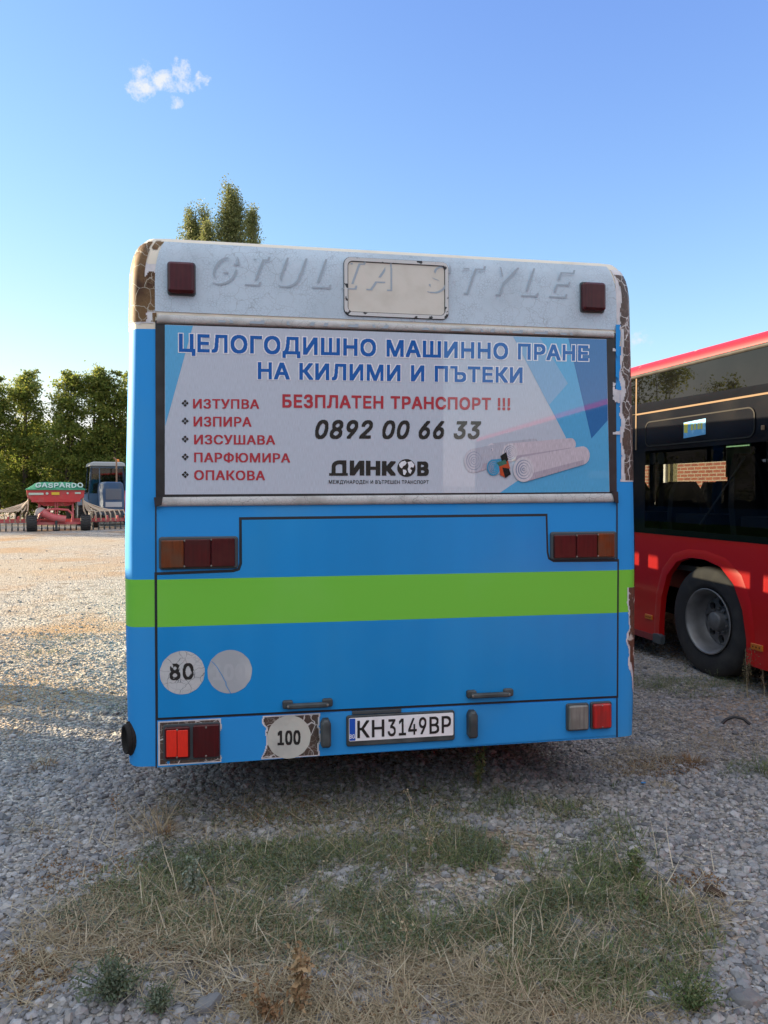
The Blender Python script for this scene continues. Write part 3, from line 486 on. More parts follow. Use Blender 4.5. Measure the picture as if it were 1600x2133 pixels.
M['lens2'] = mat('maroon_lens', (0.065, 0.005, 0.007), .3, spec=.35, weave=(75, .30), dirt=((.05, .01, .012), 14, .4, .8))
M['lens_bright'] = mat('bright_red_lens', (0.75, 0.025, 0.010), .3, spec=.6, weave=(500, .12))
M['lens_red'] = mat('red_lens', (0.38, 0.010, 0.010), .3, spec=.6, weave=(75, .30), dirt=((.25, .02, .02), 14, .4, .8))
M['lens_clear'] = mat('dusty_clear_lens', (0.20, 0.20, 0.185), .35, spec=.6, weave=(75, .30), dirt=((.12, .12, .11), 10, .4, .8))
M['screw'] = mat('screw_steel', (0.25, 0.24, 0.22), .4, .8)
M['housing'] = mat('lamp_housing_grey', (0.05, 0.065, 0.075), .55)
M['wrap_tan'] = mat('peeling_brown_wrap', (0.15, 0.09, 0.042), .6, spec=.2, var=((.06, .03, .018), 9, .45, .62), crack=[((.36, .33, .27), 13, .012), ((.24, .19, .12, .8), 34, .020)])
M['wrap_brown'] = mat('peeling_dark_brown_wrap', (0.060, 0.042, 0.036), .5, var=((.10, .065, .05), 8, .4, .7), crack=[((.55, .55, .55), 8, .009), ((.30, .28, .26, .9), 30, .024)])
M['wrap_edge'] = mat('torn_white_vinyl', (0.62, 0.63, 0.66), .6, var=((.45, .47, .52), 20, .4, .7))
M['rust'] = mat('rusty_brown_primer', (0.12, 0.05, 0.03), .65, var=((.06, .03, .022), 22, .4, .7), dirt=((.45, .43, .40), 34, .57, .64))
M['stucco_blue'] = mat('blue_backing', (0.14, 0.27, 0.46), .6, var=((.3, .38, .46), 12, .4, .7))
M['under'] = mat('underbody_black', (0.010, 0.010, 0.010), .85)
M['pane'] = glass('tinted_side_glass', (.55, .57, .56))
M['tyre'] = mat('tyre_rubber', (0.022, 0.022, 0.024), .75, var=((.05, .048, .045), 7, .45, .8), bump=(40, .3, .004))
M['steel'] = mat('grey_wheel_steel', (0.22, 0.225, 0.23), .45, .35, var=((.11, .11, .11), 6, .4, .75))

# --- body shell: bands of rings, window openings left out
zs_green = [rear(325, 1306)[1], rear(325, 1207)[1]]
ZG0, ZG1 = zs_green
ZW0, ZW1 = 1.43, 2.33
levels = [Z0, .55, .8, ZG0, ZG1, ZW0 - .0, 1.8, ZW1, 2.40, 2.62] 
rings = [ring(z) for z in levels]
for k in range(1, 7):
    a = R(90 * k / 6); rings.append(ring(2.62 + (ZT - 2.62 - TOPR) * 0 + TOPR * math.sin(a) + (ZT - 2.62 - TOPR) * k / 6, TOPX * (1 - math.cos(a)), .045 * (1 - math.cos(a)) ** 1.6))
NR = len(rings[0])
NS = 18; NP = 3 + 1 + NARC
mid = NR // 2
def is_window(i, z0, z1):
    if not (z0 >= ZW0 - 1e-6 and z1 <= ZW1 + 1e-6): return False
    a, b = rings[0][i], rings[0][(i + 1) % NR]
    if abs(abs(a[0]) - abs(b[0])) > .01 or abs(a[0] - b[0]) > .1: return False
    y_ = (a[1] + b[1]) / 2 - yr(rings[0][i][2])
    return abs(a[0]) > 1.0 and any(p < y_ < q for p, q in (WIN_L if a[0] < 0 else WIN_R))
body, roof_ = MB(), MB()
allv = [v for r_ in rings for v in r_]
for k in range(len(rings) - 1):
    z0, z1 = rings[k][0][2], rings[k + 1][0][2]
    for i in range(NR):
        j = (i + 1) % NR
        if is_window(i, z0, z1): continue
        q = [rings[k][i], rings[k][j], rings[k + 1][j], rings[k + 1][i]]
        if z0 >= 2.39: roof_.add(q, [(0, 1, 2, 3)], 0, True)
        else: body.add(q, [(0, 1, 2, 3)], 1 if (abs(z0 - ZG0) < 1e-6) else 0, False)
roof_.add(rings[-1], [tuple(range(NR))])
body.add(rings[0], [tuple(range(NR))], 2)
body.add([(v[0] * .985, v[1] * .995 + .03, 1.0) for v in rings[0]], [tuple(range(NR))], 2)
def merge_smooth(o):
    import bmesh
    b = bmesh.new(); b.from_mesh(o.data); bmesh.ops.remove_doubles(b, verts=b.verts, dist=1e-4); bmesh.ops.recalc_face_normals(b, faces=b.faces)
    for f in b.faces: f.smooth = True
    b.to_mesh(o.data); b.free()
    o.data.set_sharp_from_angle(angle=R(32))
bo = body.build('body', [M['blue'], M['green'], M['under']], bus); merge_smooth(bo)
ro = roof_.build('roof', M['cream'], bus); merge_smooth(ro)
# side windows: one pane per opening
for sgn in (-1, 1):
    for a, b in (WIN_L if sgn < 0 else WIN_R):
        p = MB(); xa, xb = sgn * (hw(ZW0) - .012), sgn * (hw(ZW1) - .012)
        p.add([(xa, a, ZW0), (xa, b, ZW0), (xb, b, ZW1), (xb, a, ZW1)], [(0, 1, 2, 3)])
        p.build('side_window', M['pane'], bus)
# seats inside, in rows
seat_m = mat('seat_fabric', (0.04, 0.05, 0.09), .9)
st = MB()
for r_ in range(9):
    for x in (-.98, -.52, .52, .98):
        y = 1.2 + r_ * 1.08
        st.prism(rrect(x - .21, x + .21, .8, 1.50 - .05 * (r_ % 2), .13), lambda a, b, d: (a, d, b), y, y + .10)
        st.box(x - .21, x + .21, y + .1, y + .5, 1.12, 1.22)
tag(st.build('passenger_seats', seat_m, bus), kind='stuff')
ub = MB(); ub.box(-.55, .50, .35, 1.9, .24, .36); ub.box(-.85, -.62, .5, 1.6, .27, .36); ub.build('engine_sump', M['under'], bus)
ub = MB(); ub.tube([(-1.0, 3.3, .48), (-.25, 3.3, .48), (-.18, 3.3, .47), (.18, 3.3, .47), (.25, 3.3, .48), (1.0, 3.3, .48)], .085, 10); ub.lathe([(.001, -.2), (.2, -.12), (.22, 0), (.2, .12), (.001, .2)], lambda a, b, d: (a, 3.3 + d, .46 + b), 16); ub.build('rear_axle', M['under'], bus)
# wheels
def wheel(mb_t, mb_r, X, Yc, r=.485, w=.28, sgn=-1, seg=40, deep=.16):
    fx = lambda a, b, d: (X + sgn * d, Yc + a, r + b)
    mb_t.lathe([(r * .58, -w), (r * .8, -w), (r * .97, -w * .93), (r, -w * .8), (r, -.05), (r * .985, -.02), (r * .93, -.004), (r * .82, .004), (r * .68, .0), (r * .60, -.012), (r * .575, -.03)], fx, seg)
    mb_r.lathe([(r * .60, .002), (r * .585, .010), (r * .565, .002), (r * .55, -.02), (r * .53, -.04), (r * .51, -deep * .55), (r * .50, -deep * .8), (r * .45, -deep)], fx, seg)
    return fx
wt, wr = MB(), MB()
for sx in (-1, 1):
    for y in (3.3, 9.2):
        t_, r_ = MB(), MB(); fx = wheel(t_, r_, sx * 1.2, y, sgn=sx)
        r_.lathe([(.22, -.16), (.001, -.16)], fx, 40)
        to = t_.build('wheel', M['tyre'], bus); r_.build('rim', M['steel'], to)

def shell_pt(s, z, off):
    """s = distance across the rear from its centre, running round the corner onto the side"""
    sg = -1 if s < 0 else 1; s = abs(s); inset = 0.0; zz = z
    p = plan(min(z, 2.62)); L = 0
    for (xa, ya), (xb, yb) in zip(p[:-1], p[1:]):
        l_ = math.hypot(xb - xa, yb - ya)
        if s <= L + l_ or (xb, yb) == p[-1]:
            t = min(max((s - L) / l_, 0), 1.6); x, y = xa + (xb - xa) * t, ya + (yb - ya) * t; nx, ny = (yb - ya) / l_, -(xb - xa) / l_; break
        L += l_
    if z > 2.62:
        ta = np.radians(np.arange(0, 91, 15)); tz = 2.62 + TOPR * np.sin(ta) + (ZT - 2.62 - TOPR) * np.arange(7) / 6
        inset = float(np.interp(z, tz, TOPX * (1 - np.cos(ta)))); h0 = hw(2.62); x *= (h0 - inset) / h0; y += float(np.interp(z, tz, .045 * (1 - np.cos(ta)) ** 1.6))
    return (sg * (x + nx * off), yr(z) + y + ny * off, z)
# --- white upper panel with ghost lettering and access flap
def poly_sheet(name, pts, d, m, parent, thick=0.0):
    b = MB(); b.prism(pts, RF, d - thick, d, side=thick > 0); return b.build(name, m, parent)
UPZT = 2.848
UPZ = 0.004
up = MB(); zb0_ = rear(800, 668)[1]; us = np.linspace(-1.15, 1.165, 40)
uz = list(np.linspace(zb0_, 2.62, 4)) + [2.62 + TOPR * math.sin(R(15 * k)) + (ZT - 2.62 - TOPR) * k / 6 for k in range(1, 6)]
up.add([shell_pt(a_, b_, .004) for b_ in uz for a_ in us], [(j * 40 + i, j * 40 + i + 1, (j + 1) * 40 + i + 1, (j + 1) * 40 + i) for j in range(len(uz) - 1) for i in range(39)], 0, True)
upo = up.build('upper_panel', M['vinyl'], bus)

def runs(g):
    for y in range(g.shape[0]):
        r = g[y]
        if not r.any(): continue
        d = np.diff(np.concatenate(([0], r.astype(np.int8), [0])))
        for a, b in zip(np.where(d == 1)[0], np.where(d == -1)[0]): yield y, a, b
# drop-shadow edges of the letters that once covered the panel
gt = MB()
def drop(dx, dy):
    """keep only the drop-shadow edge of the letters, moved right and down by dx, dy cells"""
    def f(G, x0, y0, cell):
        G = np.pad(G, ((dy, 0), (0, dx))); sh = np.zeros_like(G); sh[:-dy, dx:] = G[dy:, :-dx]
        return sh & ~G, x0, y0 - dy * cell
    return f
text_quads(gt, 'GIULIA STYLE', (442, 1197, 527, 590, 560, 620), .0086, bold=.03, shear=.36, space=.34, cell=.016, mask=drop(4, 3))
gt.build('ghost_lettering', M['vinyl_shadow'], upo)
# access flap
def quad_rr(px, r, grow=0.0):
    p = rpoly(px); xs = sorted(q[0] for q in p); x0, x1 = (xs[0] + xs[1]) / 2 - grow, (xs[2] + xs[3]) / 2 + grow
    zs = sorted(q[1] for q in p); return rrect(x0, x1, (zs[0] + zs[1]) / 2 - grow, (zs[2] + zs[3]) / 2 + grow, r)
flap_px = [(716, 536), (934, 547), (934, 665), (715, 661)]
F1 = quad_rr(flap_px, .035)
F2 = quad_rr(flap_px, .026, -.020)
fo = poly_sheet('access_flap', F1, .0068, M['rubber'], upo, .004)
def ringmesh(name, P, Q, d, m, parent, d0=0.0):
    b = MB(); n = len(P)
    b.add([RF(*p, d) for p in P] + [RF(*q, d) for q in Q] + [RF(*p, d0) for p in P] + [RF(*q, d0) for q in Q],
          [(i, (i + 1) % n, n + (i + 1) % n, n + i) for i in range(n)] + [(i, (i + 1) % n, 2 * n + (i + 1) % n, 2 * n + i) for i in range(n)] + [(n + i, n + (i + 1) % n, 3 * n + (i + 1) % n, 3 * n + i) for i in range(n)])
    return b.build(name, m, parent)
M['flap_frame'] = mat('chipped_white_frame', (0.55, 0.57, 0.58), .6, dirt=((.02, .025, .03), 26, .60, .63), bump=(80, .3, .003))
ringmesh('flap_frame', quad_rr(flap_px, .033, -.003), quad_rr(flap_px, .026, -.019), .014, M['flap_frame'], fo, .006)
poly_sheet('flap_panel', quad_rr(flap_px, .020, -.023), .0075, M['flap'], fo, .002)

# --- trims above and below the advert window
def bar(name, px, proud, m, parent, n=6):
    p = rpoly(px)   # TL, TR, BR, BL
    b = MB(); vs = []; N = 14
    for i in range(N + 1):
        t = i / N
        top = Vector(p[0]).lerp(Vector(p[1]), t); bot = Vector(p[3]).lerp(Vector(p[2]), t)
        for k in range(n + 1):
            a = math.pi * k / n; q = top.lerp(bot, (1 - math.cos(a)) / 2); vs.append(RF(q.x, q.y, proud * math.sin(a) ** .6 if 0 < k < n else -.001))
    fs = [(i * (n + 1) + k, (i + 1) * (n + 1) + k, (i + 1) * (n + 1) + k + 1, i * (n + 1) + k + 1) for i in range(N) for k in range(n)]
    b.add(vs, fs, 0, True)
    return b.build(name, m, parent)
win = poly_sheet('rear_window', rpoly([(324, 668), (1281, 694), (1284, 1045), (325, 1052)]), .006, M['rubber'], bus, .006)
bt = bar('window_trim', [(330, 655), (1275, 691), (1277, 705), (327, 675)], .020, M['gutter'], win)
bl_ = bar('window_trim', [(331, 1035), (1274, 1027), (1281, 1046), (326, 1055)], .018, M['gutter'], win)
for px in ([(322, 1036), (340, 1034), (338, 1052), (324, 1056)], [(1271, 1024), (1283, 1024), (1284, 1048), (1277, 1046)]):
    poly_sheet('trim_end_cap', rpoly(px), .024, M['rubber'], win, .02)
# torn letters left on the trim
gt = MB()
text_quads(gt, 'BEAUTY CENTER', (455, 1190, 662, 704, 689, 730), .0225, bold=.03, shear=.34, space=.55, cell=.03, mask=lambda G, x0, y0, c: (lambda q: (q[0] & (np.arange(q[0].shape[0])[:, None] * c + q[2] > .72), q[1], q[2]))(drop(5, 4)(G, x0, y0, c)))
gt.build('torn_lettering', M['vinyl_shadow'], bt)

# --- advert film on the rear window
def film_mat(n, c, w=.10): return mat('film_' + n, c, .7, spec=.05, weave=(520, w), coat=1.0, coat_rough=.012, coat_ior=1.66)
FM = [film_mat('ground', (.49, .555, .66)), film_mat('blue', (.006, .11, .42)), film_mat('red', (.42, .035, .055)), film_mat('black', (.018, .018, .020), .3),
      film_mat('light_blue', (.10, .40, .70)), film_mat('mid_blue', (.035, .16, .42)), film_mat('white', (.76, .79, .86)),
      film_mat('carpet', (.56, .51, .58), .25), film_mat('carpet_end', (.60, .58, .64), .25), film_mat('carpet_blue', (.06, .30, .52), .3), film_mat('orange', (.50, .08, .03)),
      film_mat('pale_blue', (.22, .42, .66)), film_mat('carpet_grey', (.44, .46, .55), .25), film_mat('carpet_line', (.26, .30, .42), .2), film_mat('dark_green', (.05, .16, .12)), film_mat('carpet_shade', (.42, .38, .46), .25)]
fl = MB(); FD = .019
ZM = rear(800, 860)[1]
def FF(x, z, d): return RF(x, z, d + (z - ZM) * .024)       # the pane stands a little steeper than the body
def P(px, mi, d, close=False): fl.prism(rpoly(px), FF, 0, FD + d, mi, side=False)
P([(345, 679), (700, 690.5), (1258, 709), (1268, 1025), (344, 1030)], 0, 0)
P([(345, 679.5), (403, 681.5), (345.3, 888)], 4, .0004)
P([(1065, 703.5), (1258, 709.5), (1262.5, 880), (1229, 914), (1192, 940), (1179, 917)], 4, .0005)
P([(1040, 1026.5), (1262.5, 875), (1267.5, 1024.5)], 4, .0006)
P([(1179, 707), (1258, 709.5), (1262.5, 876), (1229, 914)], 5, .0008)
P([(1065, 703.5), (1120, 705.3), (1179, 800), (1140, 845)], 11, .0009)
P([(1176, 912), (1229, 914), (1262.5, 876), (1266, 960), (1120, 1020)], 4, .0010)
def T(body, mi, xl, xr, tl, bl, tr, br, bold=.045, shear=0.0, d=.0016, space=.06, outline=None):
    if outline:
        text_quads(fl, body, (xl - 2, xr + 2, tl - 2, bl + 2, tr - 2, br + 2), FD + d - .0003, outline, bold + .055, shear, space, place=FF)
    text_quads(fl, body, (xl, xr, tl, bl, tr, br), FD + d, mi, bold, shear, space, place=FF)
T('ЦЕЛОГОДИШНО МАШИННО ПРАНЕ', 1, 374, 1221, 697.5, 735, 722, 754, outline=6)
T('НА КИЛИМИ И ПЪТЕКИ', 1, 537, 1085, 756, 791, 767, 799, outline=6)
T('БЕЗПЛАТЕН ТРАНСПОРТ !!!', 2, 588, 1060, 822.5, 850, 830.5, 855)
T('0892 00 66 33', 3, 656, 1000, 876, 914, 878.5, 914.5, .045, .22)
for txt, xl, xr, y0, y1 in (('ИЗТУПВА', 403, 540, 832, 852), ('ИЗПИРА', 404, 524, 868.5, 889), ('ИЗСУШАВА', 405, 573, 906, 926), ('ПАРФЮМИРА', 405, 604, 943, 963), ('ОПАКОВА', 405, 552, 979.5, 1000)):
    T(txt, 2, xl, xr, y0, y1, y0 + (xr - xl) * .008, y1 + (xr - xl) * .003, .035)
    cy = (y0 + y1) / 2 - 1; cx = 386.5
    for a, b in ((0, -4.2), (0, 4.2), (-4.2, 0), (4.2, 0)):
        P([(cx + a, cy + b - 3.4), (cx + a + 3.4, cy + b), (cx + a, cy + b + 3.4), (cx + a - 3.4, cy + b)], 3, .0016)
# company logo: an arched first letter, then the rest with a globe for the O
def arc(cx, cy, rx, ry, a0, a1, n=10): return [(cx + rx * math.cos(R(a0 + (a1 - a0) * i / n)), cy + ry * math.sin(R(a0 + (a1 - a0) * i / n))) for i in range(n + 1)]
P([(690, 986)] + arc(706, 971, 15.5, 12, 180, 270, 6) + [(721, 959), (721, 986), (712.5, 986), (712.5, 968)] + arc(707, 973, 8.5, 6, 270, 180, 6) + [(698.5, 986)], 3, .0016)
P([(685, 985.5), (724, 985.5), (724, 991), (685, 991)], 3, .0018)
T('ИНК', 3, 728, 823, 959.5, 990.5, 961, 991, .08)
T('В', 3, 868, 892, 961.5, 991.5, 961.5, 991.5, .08)
P([(845.5 + 19 * math.cos(2 * math.pi * i / 32), 975 + 18.6 * math.sin(2 * math.pi * i / 32)) for i in range(32)], 3, .0018)
P([(830, 967), (835, 962), (842, 960), (846, 964), (843, 969), (839, 971), (836, 976), (832, 973)], 6, .0021)
P([(838, 978), (844, 979), (846, 983), (842, 990), (839, 988)], 6, .0021)
P([(848, 963), (856, 961), (862, 968), (860, 974), (855, 973), (853, 977), (857, 980), (854, 987), (850, 984), (848, 977), (850, 971)], 6, .0021)
T('МЕЖДУНАРОДЕН И ВЪТРЕШЕН ТРАНСПОРТ', 3, 684.5, 892, 1000, 1007.6, 1000.6, 1008, .03)
# printed carpet rolls
def roll(a, b, r0, r1, mi, me, d, ang=0):
    (x0, y0), (x1, y1) = a, b; dx, dy = x1 - x0, y1 - y0; L = math.hypot(dx, dy); nx, ny = -dy / L, dx / L
    q = [(x0 + nx * r0, y0 + ny * r0), (x0 - nx * r0, y0 - ny * r0)] + [(x1 + math.cos(t) * r1 * .8, y1 + math.sin(t) * r1) for t in [math.atan2(-ny, -nx) + math.pi * k / 8 for k in range(9)]]
    P(q, mi, d)
    P([(x0 + nx * r0 * .45, y0 + ny * r0 * .45), (x0 + nx * r0, y0 + ny * r0), (x1 + nx * r1, y1 + ny * r1), (x1 + nx * r1 * .5, y1 + ny * r1 * .5)], 15, d + .0001)
    P([(x0 + r0 * .82 * math.cos(2 * math.pi * i / 24), y0 + r0 * math.sin(2 * math.pi * i / 24)) for i in range(24)], me, d + .0002)
    for t in (.78, .56, .34, .15):
        P([(x0 + r0 * .82 * t * math.cos(2 * math.pi * i / 20), y0 + r0 * t * math.sin(2 * math.pi * i / 20)) for i in range(20)], 13, d + .0003 + (1 - t) * .0004)
        P([(x0 + 1 + r0 * .82 * (t - .07) * math.cos(2 * math.pi * i / 20), y0 + r0 * (t - .07) * math.sin(2 * math.pi * i / 20)) for i in range(20)], me, d + .00035 + (1 - t) * .0004)
roll((1022, 937), (1110, 925), 13, 11, 12, 8, .0016)
roll((985, 960), (1035, 947), 25, 22, 12, 12, .0022)
roll((1060, 943), (1186, 926), 19, 13, 7, 8, .0030)
roll((1026, 974), (1045, 968), 17, 13, 9, 9, .0040)
P([(1040, 950), (1052, 942), (1056, 958), (1050, 966), (1043, 962)], 3, .0050)
P([(1036, 962), (1056, 960), (1060, 975), (1052, 995), (1040, 990)], 10, .0049)
P([(1032, 964), (1050, 958), (1054, 966), (1038, 972)], 14, .0051)
P([(1044, 974), (1058, 976), (1062, 988), (1050, 996)], 3, .00515)
roll((1088, 978), (1210, 949), 26, 19, 7, 8, .0054)
flo = fl.build('advert_film', FM, win)

# --- rear corner wraps: ragged patches of old vinyl that follow the shell
def patch(name, m, parent, s0, s1, z0, z1, fn, off, cell=.006):
    """fn(S, Z) -> mask; merged into horizontal runs, wrapped on the shell"""
    ss = np.arange(s0, s1, cell); zz = np.arange(z0, z1, cell); SS, ZZ = np.meshgrid(ss + cell / 2, zz + cell / 2)
    g = fn(SS, ZZ); b = MB()
    for y, a, c in runs(g):
        for k in range(a, c, 3):
            e = min(k + 3, c); sa, sb = s0 + k * cell, s0 + e * cell; za, zb = z0 + y * cell, z0 + (y + 1) * cell
            b.add([shell_pt(sa, za, off), shell_pt(sb, za, off), shell_pt(sb, zb, off), shell_pt(sa, zb, off)], [(0, 1, 2, 3)], 0, True)
    o = b.build(name, m, parent); merge_smooth(o); return o
def N2(S_, Z_, sc, seed): return fbm(S_ * sc, Z_ * sc, seed, 4)
zc = rear(290, 672)[1]
# whole corners above the window line wear the old brown wrap
patch('corner_wrap', M['wrap_edge'], bus, -1.42, -1.135, zc - .012, 2.80, lambda s, z: (z > zc - .006 + .01 * N2(s, z, 20, 3)) & (s < -1.128 - .05 * N2(s, z, 9, 5) - .05 * (z > 2.70)), .0020)
patch('corner_wrap', M['wrap_tan'], bus, -1.42, -1.12, zc, 2.85, lambda s, z: (z > zc + .008) & (s < -1.125 - .075 * N2(s, z, 8, 6) - .03 * (N2(s, z, 7, 8) > .58)) & (z < 2.77 + .09 * N2(s, z, 7, 2)), .0035)
zr0 = rear(1290, 1005)[1]; zr1 = rear(1290, 685)[1]
patch('corner_wrap', M['wrap_edge'], bus, 1.14, 1.42, zr0 - .02, 2.80, lambda s, z: (z > zr0 + .015 * N2(s, z, 20, 9)) & (s > 1.148 + .04 * N2(s, z, 12, 11) + .022 * (z < zr1)), .0020)
patch('corner_wrap', M['wrap_brown'], bus, 1.14, 1.42, zr0, 2.80, lambda s, z: (z > zr0 + .012) & (s > 1.160 + .055 * N2(s, z, 11, 12) + .022 * (z < zr1)) & (z < 2.75 + .08 * N2(s, z, 9, 3)) & (N2(s, z, 9, 40) < .74), .0035)
patch('corner_wrap', M['wrap_edge'], bus, 1.125, 1.20, zr0 + .25, zr1 + .02, lambda s, z: (s > 1.142) & (s < 1.182) & (N2(s, z, 16, 21) > .50), .009, .004)
patch('corner_wrap', M['blue'], bus, 1.145, 1.23, zr1 - .32, zr1 + .02, lambda s, z: (s > 1.158) & (s < 1.21 - .05 * N2(s, z, 8, 33)) & (N2(s, z, 9, 31) > .50), .0100, .004)
# rusty scrape on the lower right corner
zs0, zs1 = rear(1305, 1500)[1], rear(1310, 1225)[1]
patch('rust_scrape', M['wrap_edge'], bus, 1.19, 1.40, zs0, zs1, lambda s, z: s > 1.207 + .05 * N2(s, z, 14, 14) + .10 * np.clip((zs1 - .40 - z) / .35, 0, 1), .0015, .004)
patch('rust_scrape', M['rust'], bus, 1.19, 1.40, zs0, zs1, lambda s, z: (s > 1.216 + .05 * N2(s, z, 14, 14) + .10 * np.clip((zs1 - .36 - z) / .3, 0, 1)) & (N2(s, z, 12, 15) < .68), .0028, .004)

# --- engine hatch
hp = [(503, 1082), (1136, 1074.5), (1138, 1150), (1141, 1164), (1152, 1170), (1285, 1169), (1283.5, 1449), (329, 1495), (327, 1197), (486, 1191), (499, 1187), (503.5, 1174)]
HP = rpoly(hp)
def grow(P_, g):
    n = len(P_); out = []
    cx = sum(p[0] for p in P_) / n; ar = sum(P_[i - 1][0] * P_[i][1] - P_[i][0] * P_[i - 1][1] for i in range(n)); sg = 1 if ar > 0 else -1
    for i in range(n):
        p0, p, p2 = Vector(P_[i - 1]), Vector(P_[i]), Vector(P_[(i + 1) % n]); e1, e2 = (p - p0).normalized(), (p2 - p).normalized()
        n1, n2 = Vector((e1.y, -e1.x)) * sg, Vector((e2.y, -e2.x)) * sg; b = (n1 + n2); b = b / max(b.dot(n1), .3)
        out.append(tuple(p + b * g))
    return out
hatch = poly_sheet('engine_hatch', grow(HP, .011), .0022, M['gap'], bus, .002)
def clip_h(P_, z, keep_above):
    out = []; n = len(P_)
    for i in range(n):
        a, b = P_[i], P_[(i + 1) % n]; ia, ib = (a[1] >= z) == keep_above, (b[1] >= z) == keep_above
        if ia: out.append(a)
        if ia != ib: t = (z - a[1]) / (b[1] - a[1]); out.append((a[0] + (b[0] - a[0]) * t, z))
    return out
hs_ = MB(); HI = grow(HP, -.002); HT = .009
upper_h = clip_h(HI, ZG1, True); midh = clip_h(clip_h(HI, ZG1, False), ZG0, True); lower_h = clip_h(HI, ZG0, False)
for P_, mi in ((upper_h, 0), (midh, 1), (lower_h, 0)):
    hs_.prism(P_, RF, .001, HT, mi)
hs_.build('hatch_skin', [M['blue_hatch'], M['green']], hatch)

# seams between the rear and its corner panels
for xa, xb, ya, yb in ((323.2, 326.2, 1053, 1600), (1283.6, 1286.4, 1045, 1535)):
    sm_ = MB(); k_ = 1 if xa < 400 else 0
    sm_.prism(rpoly([(xa, ya), (xb, ya), (xb + k_, yb), (xa + k_, yb)]), RF, 0, .0028, side=False); sm_.build('panel_seam', M['gap'], bus)
# bumper panel below the hatch
bp = MB(); BP = rpoly([(328, 1502), (1282.5, 1456), (1282, 1531), (328, 1598)])
bp.prism(BP, RF, -.002, .006, bevel=.0015)
bump_o = bp.build('bumper_panel', M['blue'], bus)

# --- lamps
def lamp(name, px, d0, d1, m, parent, r=.012, bevel=.006):
    p = quad_rr(px, r); b = MB(); b.prism(p, RF, d0, d1, bevel=bevel); o = b.build(name, m, parent); return o
def screw(parent, px, d, r=.005):
    x, z = rear(*px); b = MB(); b.prism(ellipse(x, z, r, r, 10), RF, d - .004, d, bevel=.0015); return b.build('screw', M['screw'], parent)
for px, cuts, amb in (([(331, 1121), (495, 1114), (497, 1183), (332, 1187)], (384.5, 440), 0), ([(1145, 1110), (1281, 1104.5), (1284, 1163), (1146, 1167)], (1196, 1240), 2)):
    cl = lamp('tail_light', px, 0, .016, M['housing'], bus, .014)
    tl, tr, br, b_l = px
    xs = [tl[0] + 5] + list(cuts) + [tr[0] - 5]
    for k in range(3):
        ya = tl[1] + (tr[1] - tl[1]) * (xs[k] - tl[0]) / (tr[0] - tl[0]); yb = b_l[1] + (br[1] - b_l[1]) * (xs[k] - tl[0]) / (tr[0] - tl[0])
        yc = tl[1] + (tr[1] - tl[1]) * (xs[k + 1] - tl[0]) / (tr[0] - tl[0]); yd = b_l[1] + (br[1] - b_l[1]) * (xs[k + 1] - tl[0]) / (tr[0] - tl[0])
        q = [(xs[k] + .6, ya + 5), (xs[k + 1] - .6, yc + 5), (xs[k + 1] - .6, yd - 4.5), (xs[k] + .6, yb - 4.5)]
        ln = lamp('lens', q, .012, .030 , M['amber'] if k == amb else (M['lens'] if k != 1 else M['lens2']), cl, .006, .004)
        if k == amb: ln['label'] = 'amber lens at the outer end'
    for cx in cuts:
        yt = tl[1] + (tr[1] - tl[1]) * (cx - tl[0]) / (tr[0] - tl[0]); yb = b_l[1] + (br[1] - b_l[1]) * (cx - tl[0]) / (tr[0] - tl[0])
        screw(cl, (cx + 1, yt + 7), .032, .0045); screw(cl, (cx + 1, yb - 7), .032, .0045)
for px in ([(351, 549), (406, 551), (406, 615), (351, 613)], [(1209, 591), (1255, 593), (1256, 650), (1209, 649)]):
    g_ = [(px[0][0] - 2, px[0][1] - 3), (px[1][0] + 2, px[1][1] - 3), (px[2][0] + 2, px[2][1] + 3), (px[3][0] - 2, px[3][1] + 3)]
    hsg = lamp('marker_lamp', g_, 0, .012, M['housing'], bus, .014, .003)
    lamp('lens', px, .010, .045, M['lens'], hsg, .016, .012)
# lower left pair, grey holder
hol = lamp('lamp_holder', [(340, 1509), (459, 1501), (459, 1579), (340, 1584)], .004, .010, M['housing'], bus, .01, .003)
hol['label'] = 'grey holder with a bright red reflector and a maroon lamp'
for px, m, inner in (([(344, 1514), (396, 1510.5), (396, 1576), (344, 1579)], M['lens2'], True), ([(403, 1509), (457, 1506), (457, 1573), (403, 1576)], M['lens2'], False)):
    o = lamp('lens', px, .008, .024, m, hol, .010, .004)
    if inner:
        for a, b in ((348, 369.5), (371, 392.5)):
            lamp('reflector', [(a, 1518), (b, 1517), (b, 1572), (a, 1573)], .022, .028, M['lens_bright'], hol, .003, .001)
    cx = (px[0][0] + px[1][0]) / 2
    for cy in (px[0][1] + 3, px[2][1] - 2): screw(hol, (cx, cy), .028)
for px, m, lb in (([(1177, 1465), (1223, 1462), (1224, 1518), (1178, 1521)], M['lens_clear'], 'dusty clear reversing lamp'), ([(1227, 1461), (1271, 1459), (1271, 1514), (1228, 1518)], M['lens_red'], 'red fog lamp')):
    h_ = lamp('bumper_lamp', px, .004, .020, M['housing'], bus, .012, .003); h_['label'] = lb
    q = [(px[0][0] + 3, px[0][1] + 3), (px[1][0] - 3, px[1][1] + 3), (px[2][0] - 3, px[2][1] - 3), (px[3][0] + 3, px[3][1] - 3)]
    lamp('lens', q, .018, .036, m, h_, .010, .006)
    cx = (px[0][0] + px[1][0]) / 2
    for cy in (px[0][1] + 5, px[2][1] - 4): screw(h_, (cx, cy), .037, .004)

